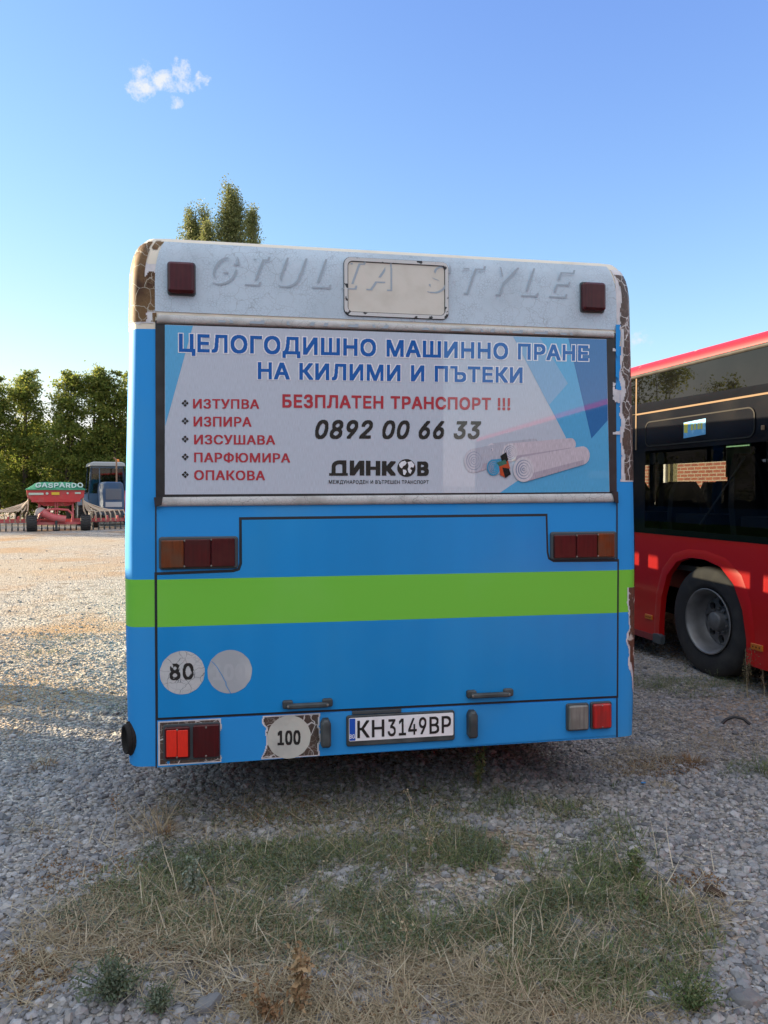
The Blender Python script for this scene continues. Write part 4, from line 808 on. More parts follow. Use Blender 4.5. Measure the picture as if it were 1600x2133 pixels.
# --- round speed stickers
def disc(name, cx, cy, r, m, parent, d):
    x, z = rear(cx, cy); rr = rear(cx + r, cy)[0] - x
    b = MB(); n = 48; pts = []
    for i in range(n):
        k = 1 + .010 * math.sin(5 * i) * math.cos(3 * i); pts.append((x + rr * k * math.cos(2 * math.pi * i / n), z + rr * k * math.sin(2 * math.pi * i / n)))
    b.prism(pts, RF, d - .0006, d, side=False); return b.build(name, m, parent)
M['stick80'] = mat('cracked_white_sticker', (.50, .53, .55), .6, crack=[((.16, .18, .20), 16, .009), ((.34, .38, .42, .8), 30, .02)], dirt=((.40, .43, .45), 8, .45, .7))
M['stickgrey'] = mat('faded_grey_sticker', (.36, .40, .44), .55, dirt=((.46, .50, .53), 6, .45, .7))
M['stick100'] = mat('yellowed_white_sticker', (.56, .58, .53), .5, dirt=((.40, .42, .40), 6, .45, .75), bump=(14, .6, .01))
M['ink'] = mat('black_ink', (.010, .010, .011), .5)
M['ink_worn'] = mat('flaking_black_ink', (.010, .010, .011), .5, dirt=((.48, .51, .53), 30, .60, .64))
M['ghost_ink'] = mat('faint_grey_ink', (.40, .44, .48), .55)
def stick_text(body, m, parent, xl, xr, yt, yb, d, bold=.06, sl=0.0):
    b = MB(); text_quads(b, body, (xl, xr, yt, yb, yt + sl, yb + sl), d, bold=bold); return b.build('number', m, parent)
s80 = disc('speed_sticker', 380.5, 1400, 46.5, M['stick80'], bus, HT + .0010); s80['label'] = 'cracked white sticker reading 80'
stick_text('80', M['ink_worn'], s80, 354, 404, 1382, 1416, HT + .0016, .055, -2)
sg_ = disc('speed_sticker', 479, 1398, 46, M['stickgrey'], bus, HT + .0010); sg_['label'] = 'faded grey sticker with a ghost of 100'
stick_text('100', M['ghost_ink'], sg_, 444, 511, 1382, 1416, HT + .0016, .07)
ck = MB(); pts = [(441, 1376), (449, 1384), (453, 1389), (458, 1398), (462, 1404), (467, 1414), (471, 1420), (471, 1426), (477, 1436), (481, 1443)]
for (a, b) in zip(pts[:-1], pts[1:]): ck.prism(rpoly([(a[0] - .7, a[1]), (b[0] - .7, b[1]), (b[0] + .7, b[1]), (a[0] + .7, a[1])]), RF, 0, HT + .0018, side=False)
ck.build('crack', M['blue_hatch'], sg_)
# torn brown wrap left on the bumper, then the 100 sticker over it
zb0, zb1 = rear(330, 1596)[1], rear(330, 1500)[1]
def bmask(grow_):
    xa, xb = rear(334, 1550)[0], rear(455, 1550)[0]; xc, xd = rear(556, 1540)[0], rear(662, 1540)[0]
    xm, zm = rear(505, 1545)
    def f(s, z):
        top = rear(330, 1503)[1] + (s - rear(330, 1503)[0]) * 0.002; n1 = N2(s, z, 16, 51); n2 = N2(s, z, 30, 55)
        slope = (s - xa) * .0
        left = (s < xb + .05 * n1 - .02 + grow_) & (s > xa - grow_)
        right = (s > xc - .05 * n1 + .02 - grow_) & (s < xd + .03 * n2 - .015 + grow_)
        hole = ((s - xm) / (rear(560, 1545)[0] - xm - .004 - grow_)) ** 2 + ((z - zm) / .125) ** 2 < 1
        return (left | right) & ~hole & (n2 < .80)
    return f
lamps_hole = None
M['bump_edge'] = M['wrap_edge']
for pa, pb_ in ((330, 500), (500, 668)):
    xa_, xb_ = rear(pa, 1545)[0], rear(pb_, 1540)[0]
    patch('torn_wrap', M['wrap_edge'], bump_o, xa_, xb_, zb0 + .004, zb1 - .006, bmask(.008), .0072, .004)
    patch('torn_wrap', M['wrap_brown'], bump_o, xa_, xb_, zb0 + .010, zb1 - .014, bmask(0), .0080, .004)
s100 = disc('speed_sticker', 602, 1534, 45, M['stick100'], bus, .0092); s100['label'] = 'yellowed peeling sticker reading 100 on the bumper'
stick_text('100', M['ink'], s100, 578, 626, 1521, 1551, .0100, .06, -1.5)

# --- handles, rubber buffers, number plate
for (xa, ya), (xb, yb) in (((588, 1466), (692, 1461)), ((970, 1444.5), (1066, 1440))):
    b = MB(); A, B = Vector(rear(xa, ya)), Vector(rear(xb, yb)); ax = (B - A).normalized(); L = (B - A).length; nn = Vector((-ax.y, ax.x))
    fn = lambda a, c, d: RF(*(A + ax * a + nn * c), d)
    for a0 in (.0, L - .05):
        b.prism(rrect(a0, a0 + .05, -.018, .020, .010), fn, HT - .002, .030, bevel=.005)
    b.prism(rrect(.02, L - .02, -.017, .006, .008), fn, .022, .044, bevel=.006)
    ho = b.build('hatch_handle', M['rubber_worn'], bus)
    for a0 in (.026, L - .026):
        s_ = MB(); q = A + ax * a0 + nn * -.004; s_.prism(ellipse(q.x, q.y, .006, .006, 10), RF, .03, .046, bevel=.0015); s_.build('screw', M['screw'], ho)
for cx, cy in ((677.5, 1522), (980.5, 1504)):
    x, z = rear(cx, cy); b = MB()
    pts = [(x - .017, z - .068), (x + .017, z - .068), (x + .024, z - .058), (x + .024, z + .045), (x + .013, z + .066), (x - .013, z + .066), (x - .024, z + .045), (x - .024, z - .058)]
    b.prism(pts, RF, .004, .055, bevel=.010); b.build('rubber_buffer', M['rubber_worn'], bus)
x0, z0 = rear(726, 1541); x1, z1 = rear(942, 1484)
pz0, pz1 = (rear(726, 1540)[1] + rear(942, 1530)[1]) / 2, (rear(726, 1491)[1] + rear(942, 1484)[1]) / 2
hb = MB(); hb.prism(rrect(x0 - .012, x1 + .008, pz0 - .026, pz1 + .010, .012), RF, .004, .020, bevel=.004)
ph = hb.build('number_plate', M['rubber_worn'], bus)
M['plate'] = mat('white_plate', (.86, .88, .92), .35, dirt=((.72, .74, .78), 12, .5, .8))
M['plate_blue'] = mat('plate_blue_band', (.01, .09, .50), .35)
pw = MB(); pw.prism(rrect(x0, x1, pz0, pz1, .006), RF, .018, .0215)
po = pw.build('plate_face', M['plate'], ph)
pbm = MB(); bx1 = rear(739, 1515)[0]; pbm.prism([(x0 + .002, pz0 + .003), (bx1, pz0 + .003), (bx1, pz1 - .003), (x0 + .002, pz1 - .003)], RF, .02, .0222, side=False); pbm.build('country_band', M['plate_blue'], ph)
def plate_text(body, xl, xr, zt, zb, m, bold, d=.0232):
    b = MB(); text_quads(b, body, (0,) * 6, d, bold=bold, fn=((xl, zb), (xr, zb), (xl, zt), (xr, zt))); return b.build('plate_lettering', m, ph)
gap_ = (pz1 - pz0)
for body_, a, b_ in (('КН', 743, 799), ('3149', 806, 886), ('ВР', 892.5, 937)):
    plate_text(body_, rear(a, 1512)[0], rear(b_, 1510)[0], pz1 - gap_ * .13, pz0 + gap_ * .13, M['ink'], .028)
plate_text('BG', rear(727, 1527)[0], rear(738, 1527)[0], pz0 + gap_ * .30, pz0 + gap_ * .12, M['plate'], .02)
pl_ = MB(); pl_.prism(rpoly([(733, 1480.5), (835, 1475.5), (835, 1482), (733, 1487)]), RF, .004, .016, bevel=.002); pl_.build('plate_light', M['housing'], ph)

# exhaust pipe through the left rear corner
ex = MB(); ec = Vector((-1.262, .040, rear(277, 1545)[1])); ed = Vector((-.88, -.47, -.03)).normalized(); ea = Vector((0, 0, 1)).cross(ed).normalized(); eb = ed.cross(ea)
efn = lambda a, b, d: tuple(ec + ea * a * .8 + eb * b * 1.2 + ed * d)
ex.lathe([(.062, -.2), (.060, .045), (.055, .052), (.050, .045), (.048, .02), (.001, .02)], efn, 28)
exo = ex.build('exhaust_pipe', M['under'], bus)
e2 = MB(); e2.prism([(.068 * math.cos(t), .068 * math.sin(t)) for t in [2 * math.pi * i / 24 for i in range(24)]], efn, .0, .03); e2.build('exhaust_cutout', M['under'], exo)

# ================================================================== GROUND
def gh(x, y):
    x, y = np.asarray(x, float), np.asarray(y, float)
    fade = np.clip((7.5 - np.abs(x)) / 1.5, 0, 1) * np.clip((10 - y) / 2, 0, 1) * np.clip((y - .6) / .5, 0, 1)
    return fade * (.05 * (fbm(x * .9, y * .9, 71, 3) - .5) + .03 * (fbm(x * 3.5, y * 3.5, 72, 3) - .5))
gx = np.concatenate(([-2500, -600, -150, -60, -30, -18, -12, -9], np.linspace(-7.5, 7.5, 260), [9, 12, 18, 30, 60, 150, 600, 2500]))
gy = np.concatenate(([-2500, -600, -150, -40, -15, -5, -2, 0], np.linspace(.6, 10, 170), [12, 15, 20, 30, 45, 70, 120, 300, 900, 2500]))
GX, GY = np.meshgrid(gx, gy); GV = np.stack([GX, GY, gh(GX, GY)], -1).reshape(-1, 3)
nx, ny = len(gx), len(gy); ii, jj = np.meshgrid(np.arange(nx - 1), np.arange(ny - 1)); b0 = (jj * nx + ii).ravel()
def gravel_ground():
    m = mat('gravel_ground', (.20, .185, .175), .95, spec=.1)
    n, l = m.node_tree.nodes, m.node_tree.links; p = n['Principled BSDF']
    tc = n.new('ShaderNodeTexCoord')
    def ns(sc, det=6.0):
        t = n.new('ShaderNodeTexNoise'); t.inputs['Scale'].default_value = sc; t.inputs['Detail'].default_value = det; l.new(tc.outputs['Object'], t.inputs['Vector']); return t
    def mr(v, a, b, c=0, d=1):
        r = n.new('ShaderNodeMapRange'); r.inputs[1].default_value = a; r.inputs[2].default_value = b; r.inputs[3].default_value = c; r.inputs[4].default_value = d; l.new(v, r.inputs[0]); return r.outputs[0]
    def mx(a, b, f):
        x = n.new('ShaderNodeMix'); x.data_type = 'RGBA'; l.new(f, x.inputs[0])
        for s_, i in ((a, 6), (b, 7)):
            if isinstance(s_, tuple): x.inputs[i].default_value = (*s_, 1)
            else: l.new(s_, x.inputs[i])
        return x.outputs[2]
    v = n.new('ShaderNodeTexVoronoi'); v.inputs['Scale'].default_value = 42; l.new(tc.outputs['Object'], v.inputs['Vector'])
    cr = n.new('ShaderNodeValToRGB'); cr.color_ramp.elements[0].color = (.15, .148, .145, 1); cr.color_ramp.elements[1].color = (.58, .55, .50, 1)
    e = cr.color_ramp.elements.new(.5); e.color = (.34, .325, .30, 1)
    sp = n.new('ShaderNodeSeparateColor'); l.new(v.outputs['Color'], sp.inputs[0]); l.new(sp.outputs[0], cr.inputs[0])
    c = mx(cr.outputs[0], (.19, .165, .135), mr(ns(3.5).outputs[0], .54, .74))          # bare earth between stones
    c = mx(c, (.36, .22, .105), mr(ns(.42, 4).outputs[0], .50, .66, 0, .7))              # dry straw and rust-coloured soil
    c = mx(c, (.40, .34, .26), mr(ns(.16, 3).outputs[0], .50, .62, 0, .5))                 # dusty wheel tracks
    l.new(c, p.inputs['Base Color'])
    b = n.new('ShaderNodeBump'); b.inputs['Strength'].default_value = .9; b.inputs['Distance'].default_value = .03
    inv = n.new('ShaderNodeMath'); inv.operation = 'SUBTRACT'; inv.inputs[0].default_value = 1; l.new(v.outputs['Distance'], inv.inputs[1])
    ad = n.new('ShaderNodeMath'); ad.operation = 'ADD'; l.new(inv.outputs[0], ad.inputs[0]); l.new(ns(9).outputs[0], ad.inputs[1])
    l.new(ad.outputs[0], b.inputs['Height']); l.new(b.outputs[0], p.inputs['Normal'])
    return m
go = np_mesh('ground', GV, np.stack([b0, b0 + 1, b0 + nx + 1, b0 + nx], 1), gravel_ground(), smooth=True)
tag(go, 'grey gravel yard with dry grass and dust', None, kind='structure')

# ------------------------------------------------------------------ loose gravel
rng = np.random.default_rng(5)
def ico(sub):
    import bmesh
    b = bmesh.new(); bmesh.ops.create_icosphere(b, subdivisions=sub, radius=1)
    v = np.array([tuple(x.co) for x in b.verts]); f = np.array([[x.index for x in q.verts] for q in b.faces]); b.free(); return v, f
def rot_z(a): c, s_ = np.cos(a), np.sin(a); z = np.zeros_like(a); o = z + 1; return np.stack([np.stack([c, -s_, z], -1), np.stack([s_, c, z], -1), np.stack([z, z, o], -1)], -2)
def stones(name, xy, size, sub, m):
    v, f = ico(sub); N = len(xy); K = 24
    vs = np.empty((N, len(v), 3), np.float32); kind = rng.integers(0, K, N)
    for k in range(K):
        i = np.where(kind == k)[0]
        w = v.copy()
        for _ in range(5):          # chop flat facets, like broken stone
            d = rng.normal(size=3); d /= np.linalg.norm(d); c = rng.uniform(.55, .85); t = w @ d; w = w - np.outer(np.maximum(t - c, 0), d)
        w *= 1 + rng.normal(0, .06, (len(w), 1)); w *= np.array([1, rng.uniform(.6, .95), rng.uniform(.42, .75)])
        M3 = rot_z(rng.uniform(0, 6.28, len(i))); tl = rng.normal(0, .3, len(i)); ct, st_ = np.cos(tl), np.sin(tl)
        Rx = np.zeros((len(i), 3, 3)); Rx[:, 0, 0] = 1; Rx[:, 1, 1] = ct; Rx[:, 1, 2] = -st_; Rx[:, 2, 1] = st_; Rx[:, 2, 2] = ct
        vs[i] = np.einsum('nij,njk,vk->nvi', M3, Rx, w) * size[i][:, None, None]
    z = gh(xy[:, 0], xy[:, 1]) + size * .14
    vs += np.stack([xy[:, 0], xy[:, 1], z], 1)[:, None, :]
    fs = (f[None] + (np.arange(N) * len(v))[:, None, None]).reshape(-1, f.shape[1])
    return np_mesh(name, vs.reshape(-1, 3), fs, m)
stone_m = mat('gravel_stone', (.115, .12, .13), .85, spec=.25, island=((.22, .228, .24), (.31, .315, .325), (.25, .235, .215), (.42, .425, .43)), var=((.17, .165, .16), 60, .5, .8))
def sample(n, x0, x1, y0, y1, fov=.56):
    y = y0 + (y1 - y0) * rng.random(n) ** 1.0; x = rng.uniform(-1, 1, n) * (fov * y + .25); k = (x > x0) & (x < x1); return np.stack([x[k], y[k]], 1)
near = sample(34000, -9, 9, 1.9, 4.4)
def in_mat(x, y):        # trodden earth and straw hide many stones
    m_ = np.zeros(len(x))
    for cx, cy, rx, ry in ((760, 1985, 600, 140), (480, 1890, 330, 100), (1100, 1850, 320, 150), (950, 2110, 450, 60)):
        X0, Y0 = ground(cx, cy); Xr = abs(ground(cx + rx, cy)[0] - X0); Yr = abs(ground(cx, cy - ry)[1] - ground(cx, cy + ry)[1]) / 2
        m_ = np.maximum(m_, 1 - np.sqrt(((x - X0) / Xr) ** 2 + ((y - Y0) / Yr) ** 2))
    return m_
near = near[(in_mat(near[:, 0], near[:, 1]) < .12) | (rng.random(len(near)) < .30)]
sz = np.exp(rng.normal(math.log(.0125), .42, len(near))).clip(.005, .032)
tag(stones('gravel', near, sz, 1, stone_m), 'loose grey crushed stones strewn over the yard', None, kind='stuff')
far = np.concatenate([sample(56000, -9, 9, 4.0, 8.5), sample(44000, -14, -1.2, 8, 22)])
far = far[rng.random(len(far)) < np.where(far[:, 0] < -1.2, np.clip((13 - far[:, 1]) / 8, .10, 1) * np.clip((24 - far[:, 1]) / 8, 0, 1), 1)]
sz = np.exp(rng.normal(math.log(.0095), .45, len(far))).clip(.004, .034)
tag(stones('gravel', far, sz, 0 + 1 if False else 1, stone_m), 'loose grey gravel farther off beside and beyond the bus', None, kind='stuff')

# ------------------------------------------------------------------ grass and straw
def blades(P_, heading, length, width, tilt0, bend, nseg=3):
    """ribbons: start tilt from vertical, bending over along the blade -> verts, faces"""
    N = len(P_); lv = nseg + 1; out = np.empty((N, lv, 2, 3), np.float32)
    hd = np.stack([np.cos(heading), np.sin(heading), 0 * heading], 1); sd = np.stack([-np.sin(heading), np.cos(heading), 0 * heading], 1)
    p = P_.copy(); t = tilt0.copy()
    for k in range(lv):
        w = width * (1 - .85 * (k / nseg) ** 1.5) * .5
        out[:, k, 0] = p - sd * w[:, None]; out[:, k, 1] = p + sd * w[:, None]
        st = (length / nseg)[:, None]
        p = p + st * (hd * np.sin(t)[:, None] + np.array([0, 0, 1.0]) * np.cos(t)[:, None]); t = t + bend / nseg
        fl_ = gh(p[:, 0], p[:, 1]) + .004; p[:, 2] = np.maximum(p[:, 2], fl_)
    base = (np.arange(N) * lv * 2)[:, None]; fs = []
    for k in range(nseg): fs.append(np.stack([base[:, 0] + 2 * k, base[:, 0] + 2 * k + 1, base[:, 0] + 2 * k + 3, base[:, 0] + 2 * k + 2], 1))
    return out.reshape(-1, 3), np.concatenate(fs)
straw_m = mat('dry_straw', (.26, .215, .13), .8, spec=.2, island=((.36, .30, .19), (.50, .43, .30), (.20, .15, .095)), translucent=.15)
green_m = mat('green_grass_blade', (.08, .13, .05), .7, spec=.25, island=((.12, .175, .07), (.17, .21, .09), (.25, .24, .13)), translucent=.2)
brown_m = mat('withered_brown_leaf', (.19, .115, .06), .85, spec=.1, island=((.30, .19, .10), (.13, .08, .05)), translucent=.1)
sage_m = mat('grey_green_leaf', (.085, .125, .08), .75, spec=.2, island=((.13, .175, .12), (.18, .21, .15), (.11, .12, .06)), translucent=.2)
def scatter(patches):
    pts = []
    for (cx, cy, rx, ry, n) in patches:
        a = rng.uniform(0, 2 * math.pi, n); r = np.sqrt(rng.random(n)) ** 1.0
        x, y = cx + rx * r * np.cos(a) + rng.normal(0, rx * .10, n), cy + ry * r * np.sin(a) + rng.normal(0, ry * .10, n)
        k = (y > 1150); x, y = x[k], y[k]
        d = np.stack([(x - 800) / FPX, np.ones_like(x), -(y - 1066.5) / FPX], 1); dz = -_sp * d[:, 1] + _cp * d[:, 2]; dy = _cp * d[:, 1] + _sp * d[:, 2]
        t = CAM_H / -dz; g = np.stack([d[:, 0] * t, dy * t], 1)
        keep = .55 * fbm(g[:, 0] * 5.5, g[:, 1] * 5.5, 31, 3) + .45 * fbm(g[:, 0] * 1.7, g[:, 1] * 1.7, 35, 3) + rng.normal(0, .085, len(g)) > .445
        pts.append(g[keep])
    g = np.concatenate(pts); return np.stack([g[:, 0], g[:, 1], gh(g[:, 0], g[:, 1])], 1)
def lawn(name, patches, m, label, ln, wd, tilt, bend, nseg=3):
    P_ = scatter(patches); N = len(P_); P_[:, 2] += rng.uniform(0, .02, N)
    v, f = blades(P_, rng.uniform(0, 6.283, N), rng.uniform(*ln, N) * rng.uniform(.5, 1, N), rng.uniform(*wd, N), np.clip(rng.normal(tilt[0], tilt[1], N), 0, 1.5), rng.normal(bend[0], bend[1], N), nseg)
    return tag(np_mesh(name, v, f, m, smooth=False), label, None, kind='stuff')
lawn('dry_grass', [(760, 1960, 640, 170, 10500), (480, 1905, 330, 85, 6000), (1120, 1960, 330, 120, 5500), (950, 2110, 480, 80, 7000), (170, 1940, 150, 70, 1800), (700, 1760, 330, 70, 2600), (320, 1690, 75, 38, 700),
      (560, 1670, 130, 40, 700), (1320, 1590, 95, 32, 900), (1500, 1560, 120, 35, 700), (1170, 1700, 90, 60, 900), (60, 2050, 90, 60, 900), (95, 1595, 26, 9, 160), (1390, 1500, 60, 30, 300), (1450, 1905, 90, 40, 500), (90, 1735, 40, 12, 150), (150, 1440, 160, 25, 500)],
     straw_m, 'tangled dry straw matted over the gravel in front of the bus', (.035, .15), (.0016, .0040), (1.38, .22), (.1, .5))
lawn('loose_straw', [(760, 1960, 640, 160, 1500), (300, 1850, 260, 130, 260), (1200, 1900, 330, 170, 420), (700, 1720, 400, 80, 160)], mat('bleached_straw', (.40, .35, .25), .8, spec=.2, island=((.55, .50, .38), (.30, .23, .14)), translucent=.15),
     'pale loose stalks lying over the grass and stones', (.08, .26), (.0025, .0055), (1.36, .2), (.05, .35), 4)
lawn('green_grass', [(760, 1870, 540, 120, 17000), (1100, 1790, 240, 120, 9000), (560, 1830, 250, 70, 4600), (1250, 1960, 240, 130, 7000), (1480, 1436, 130, 22, 2600), (1350, 1424, 70, 14, 800), (1130, 1770, 200, 70, 2600), (1290, 2060, 140, 50, 1500), (700, 1730, 260, 50, 1200),
      (1560, 1610, 60, 22, 350), (900, 1640, 420, 28, 1500), (120, 1330, 60, 6, 300), (80, 1363, 60, 7, 300), (240, 1480, 40, 14, 150), (1030, 1690, 240, 50, 1600)],
     green_m, 'patchy green grass growing through the gravel', (.02, .09), (.002, .0045), (1.0, .38), (.6, .5))
def leafmat(name, patches, m, label, ls, h):
    P_ = scatter(patches); N = len(P_); P_[:, 2] += h * rng.random(N) ** 1.3
    v, f = leaf_quads(P_, rng.uniform(*ls, N), rng)
    return tag(np_mesh(name, v, f, m), label, None, kind='stuff')
def leaf_quads(P_, size, rg, up=.3, asp=.5):
    N = len(P_); n = rg.normal(size=(N, 3)); n[:, 2] = np.abs(n[:, 2]) + up; n /= np.linalg.norm(n, axis=1, keepdims=True)
    a = np.cross(n, rg.normal(size=(N, 3))); a /= np.linalg.norm(a, axis=1, keepdims=True) + 1e-9; b = np.cross(n, a)
    s_ = size[:, None]
    v = np.stack([P_ - a * s_ * .5, P_ + b * s_ * asp * .5 + n * s_ * .06, P_ + a * s_ * .5, P_ - b * s_ * asp * .5 + n * s_ * .06], 1)
    return v.reshape(-1, 3), (np.arange(N)[:, None] * 4 + np.arange(4)[None])
leafmat('ground_cover', [(530, 1830, 190, 65, 9000), (380, 1790, 90, 35, 3000), (700, 1850, 200, 60, 4500), (700, 1690, 420, 40, 5000), (1090, 1740, 150, 80, 11000), (1250, 1960, 190, 90, 7000), (850, 1900, 420, 90, 12000), (230, 1900, 130, 60, 3500), (860, 1800, 240, 60, 5000), (640, 1960, 330, 70, 4000), (1000, 1900, 260, 60, 4500), (600, 1640, 200, 24, 1600)],
        sage_m, 'low creeping weeds with tiny leaves among the straw', (.006, .016), .05)
leafmat('leaf_litter', [(60, 2040, 90, 55, 2500), (200, 1830, 130, 60, 2500), (1380, 1600, 90, 22, 1600), (560, 1690, 120, 40, 1500), (1450, 1840, 60, 24, 500), (330, 1960, 220, 60, 2500), (700, 2080, 260, 60, 3500), (1200, 2080, 130, 45, 1500)],
        brown_m, 'brown withered leaf litter on the gravel', (.006, .018), .02)

# ------------------------------------------------------------------ single weeds and rocks
def gpt(px, py): x, y = ground(px, py); return Vector((x, y, float(gh(x, y))))
WEEDS = 'weeds growing in the gravel'
def weed(name, base, h, label, cat, leaf_m, stem_m, nst=5, spread=.25, nl=40, ls=(.012, .03), asp=.4, from_=.15, head=False, sd=0):
    rg = np.random.default_rng(abs(sd + int(base.x * 1000))); o = empty(name, base, label=label, cat=cat, group=WEEDS)
    st_, tips = MB(), []
    for k in range(nst):
        a = rg.uniform(0, 6.28); lean = rg.uniform(.1, 1) * spread; hh = h * rg.uniform(.65, 1) if nst > 1 else h; p = []
        for i in range(5):
            t = i / 4; p.append((math.cos(a) * lean * h * t ** 1.4 + rg.normal(0, .006), math.sin(a) * lean * h * t ** 1.4 + rg.normal(0, .006), hh * t * (1 - .15 * t * lean)))
        p[0] = (0, 0, -.01); st_.tube(p, .0022 + .004 * h, 5, r2=.0009, cap=False); tips.append(np.array(p))
    st_.build('stem', stem_m, o)
    if nl:
        L = []
        for k in range(nl):
            p = tips[rg.integers(0, nst)]; t = (rg.uniform(.72, 1.0) if head and rg.random() < .75 else rg.uniform(from_, 1)) * 3.999; i = int(t); q = p[i] * (1 - t + i) + p[i + 1] * (t - i); L.append(q + rg.normal(0, .010 + .02 * h, 3))
        L = np.array(L); L[:, 2] = np.maximum(L[:, 2], .006)
        v, f = leaf_quads(L, rg.uniform(*ls, nl), rg, up=.1, asp=asp); np_mesh('leaves', v, f, leaf_m, parent=o)
    return o
def tuft(base, h, n, label, m, tilt=.5, sd=0, name='grass_tuft', r=.03):
    rg = np.random.default_rng(sd + n); a = rg.uniform(0, 6.283, n); rr = r * np.sqrt(rg.random(n)); P_ = np.stack([np.cos(a) * rr, np.sin(a) * rr, np.zeros(n)], 1)
    w0 = np.array(base); v, f = blades(P_ + w0, a + rg.normal(0, .5, n), h * rg.uniform(.5, 1.1, n), rg.uniform(.0022, .0045, n), np.clip(rg.normal(tilt, .25, n), 0, 1.3), rg.normal(.7, .4, n), 4)
    o = np_mesh(name, v - w0, f, m); o.location = base
    return tag(o, label, 'grass tuft', WEEDS)
tan_m = mat('tan_withered_leaf', (.30, .21, .115), .85, spec=.1, island=((.42, .31, .18), (.20, .13, .07)), translucent=.15)
weed('withered_weed', gpt(622, 2108), .25, 'withered tan weed with curled leaves standing at the front edge', 'weed', tan_m, straw_m, 4, .12, 260, (.012, .034), .55, .1, sd=1)
weed('withered_weed', gpt(560, 2128), .10, 'low rust-brown dead weed left of the tall withered one', 'weed', brown_m, straw_m, 9, .8, 220, (.012, .03), .5, .1, sd=2)
weed('bushy_weed', gpt(235, 2085), .13, 'bushy grey-green weed among stones at the lower left', 'weed', sage_m, green_m, 34, 1.15, 1500, (.008, .020), .5, .25, sd=3)
weed('bushy_weed', gpt(330, 2105), .09, 'smaller grey-green weed right of the large bushy one', 'weed', sage_m, green_m, 18, 1.1, 600, (.008, .018), .5, .25, sd=30)
weed('bushy_weed', gpt(1440, 2105), .11, 'yellowish-green bushy weed at the lower right corner', 'weed', green_m, green_m, 30, 1.2, 1300, (.006, .014), .5, .3, sd=4)
weed('silvery_weed', gpt(398, 1872), .17, 'silvery grey-green weed with knobbly tips in front of the 80 sticker', 'weed', mat('silver_leaf', (.16, .20, .16), .8, island=((.22, .26, .21), (.11, .15, .10))), green_m, 5, .35, 240, (.010, .022), .6, .2, sd=5)
weed('leafy_weed', gpt(1322, 1838), .17, 'upright green weed with narrow leaves beside bare gravel', 'weed', green_m, green_m, 3, .25, 110, (.03, .06), .2, .15, sd=6)
weed('leafy_weed', gpt(1335, 1900), .10, 'short narrow-leaved green weed in front of the upright one', 'weed', green_m, green_m, 3, .3, 60, (.025, .05), .2, .15, sd=7)
weed('leafy_weed', gpt(996, 1640), .26, 'dark green weed growing in the shade under the rear bumper', 'weed', green_m, green_m, 5, .35, 130, (.02, .045), .4, .2, sd=8)
weed('tall_weed', gpt(1557, 1452), .42, 'tall feathery weed in front of the red bus tyre', 'weed', mat('olive_weed_leaf', (.13, .10, .05), .8, island=((.09, .10, .045), (.18, .12, .06))), straw_m, 3, .10, 260, (.012, .030), .35, .3, sd=9)
weed('tall_weed', gpt(1592, 1450), .36, 'thin rust-tinged weed right of the feathery one by the red bus', 'weed', brown_m, straw_m, 2, .12, 70, (.010, .022), .4, .3, sd=10)
weed('tall_weed', gpt(1486, 1432), .18, 'thin seedy weed below the centre of the red bus tyre', 'weed', sage_m, green_m, 2, .2, 40, (.008, .018), .4, .4, sd=11)
weed('tall_weed', gpt(1428, 1402), .12, 'small seedy weed at the left edge of the red bus tyre', 'weed', sage_m, green_m, 2, .2, 26, (.008, .018), .4, .4, sd=12)
for px, py, h, lab, sd in ((455, 1945, .30, 'long bare dry stalk leaning up from the straw mat', 20), (242, 1740, .20, 'thin brown stalk standing left of the bus corner', 21), (840, 2010, .16, 'pale seed head stalk in the middle of the straw', 22),
                       (895, 1800, .12, 'cream seed head stalk near the number plate side of the grass', 23), (1190, 1925, .20, 'bent yellow stalk at the right of the grass', 24), (860, 1705, .15, 'lone pale stalk just behind the bumper shadow', 25), (665, 1850, .10, 'short pale broken stalk in the grass', 26)):
    weed('dry_stalk', gpt(px, py), h, lab, 'dry stalk', brown_m if sd in (21,) else straw_m, straw_m, 1, .25, 60 if sd in (21, 22, 23) else 8, (.006, .016), .5, .2, head=True, sd=sd)
tuft(gpt(330, 1745), .20, 90, 'pale dry grass tuft below the bus left corner', straw_m, .75, 1, 'dry_tuft', .06)
tuft(gpt(350, 1740), .07, 60, 'small orange-brown tuft beside the pale dry tuft', brown_m, .6, 2, 'dry_tuft', .025)
tuft(gpt(92, 1603), .07, 130, 'golden brown tuft alone on the gravel at the left', brown_m, .9, 3, 'dry_tuft', .06)
tuft(gpt(90, 1745), .05, 70, 'tiny rusty tuft between grey stones', brown_m, .9, 4, 'dry_tuft', .04)
tuft(gpt(1440, 1592), .09, 140, 'orange dry tuft on the gravel by the red bus', brown_m, .9, 5, 'dry_tuft', .08)
tuft(gpt(1594, 1612), .13, 60, 'green tuft at the right edge of the yard', green_m, .5, 6, 'grass_tuft', .05)
tuft(gpt(890, 1945), .17, 70, 'green tuft of stiff blades amid the straw', green_m, .7, 7, 'grass_tuft', .05)
tuft(gpt(1080, 2030), .11, 60, 'dark green broad-bladed tuft near the front', green_m, .9, 8, 'grass_tuft', .04)
tuft(gpt(715, 1880), .12, 60, 'dark green leafy tuft in the middle of the grass', green_m, .8, 9, 'grass_tuft', .04)
tuft(gpt(1120, 1815), .14, 70, 'green tuft right of centre behind the straw', green_m, .7, 10, 'grass_tuft', .06)
tuft(gpt(1270, 2010), .12, 60, 'mixed green tuft in front of the narrow-leaved weeds', green_m, .7, 11, 'grass_tuft', .05)
tuft(gpt(440, 1995), .13, 80, 'yellow straw tuft beside the dark angular rock', straw_m, .6, 12, 'dry_tuft', .04)
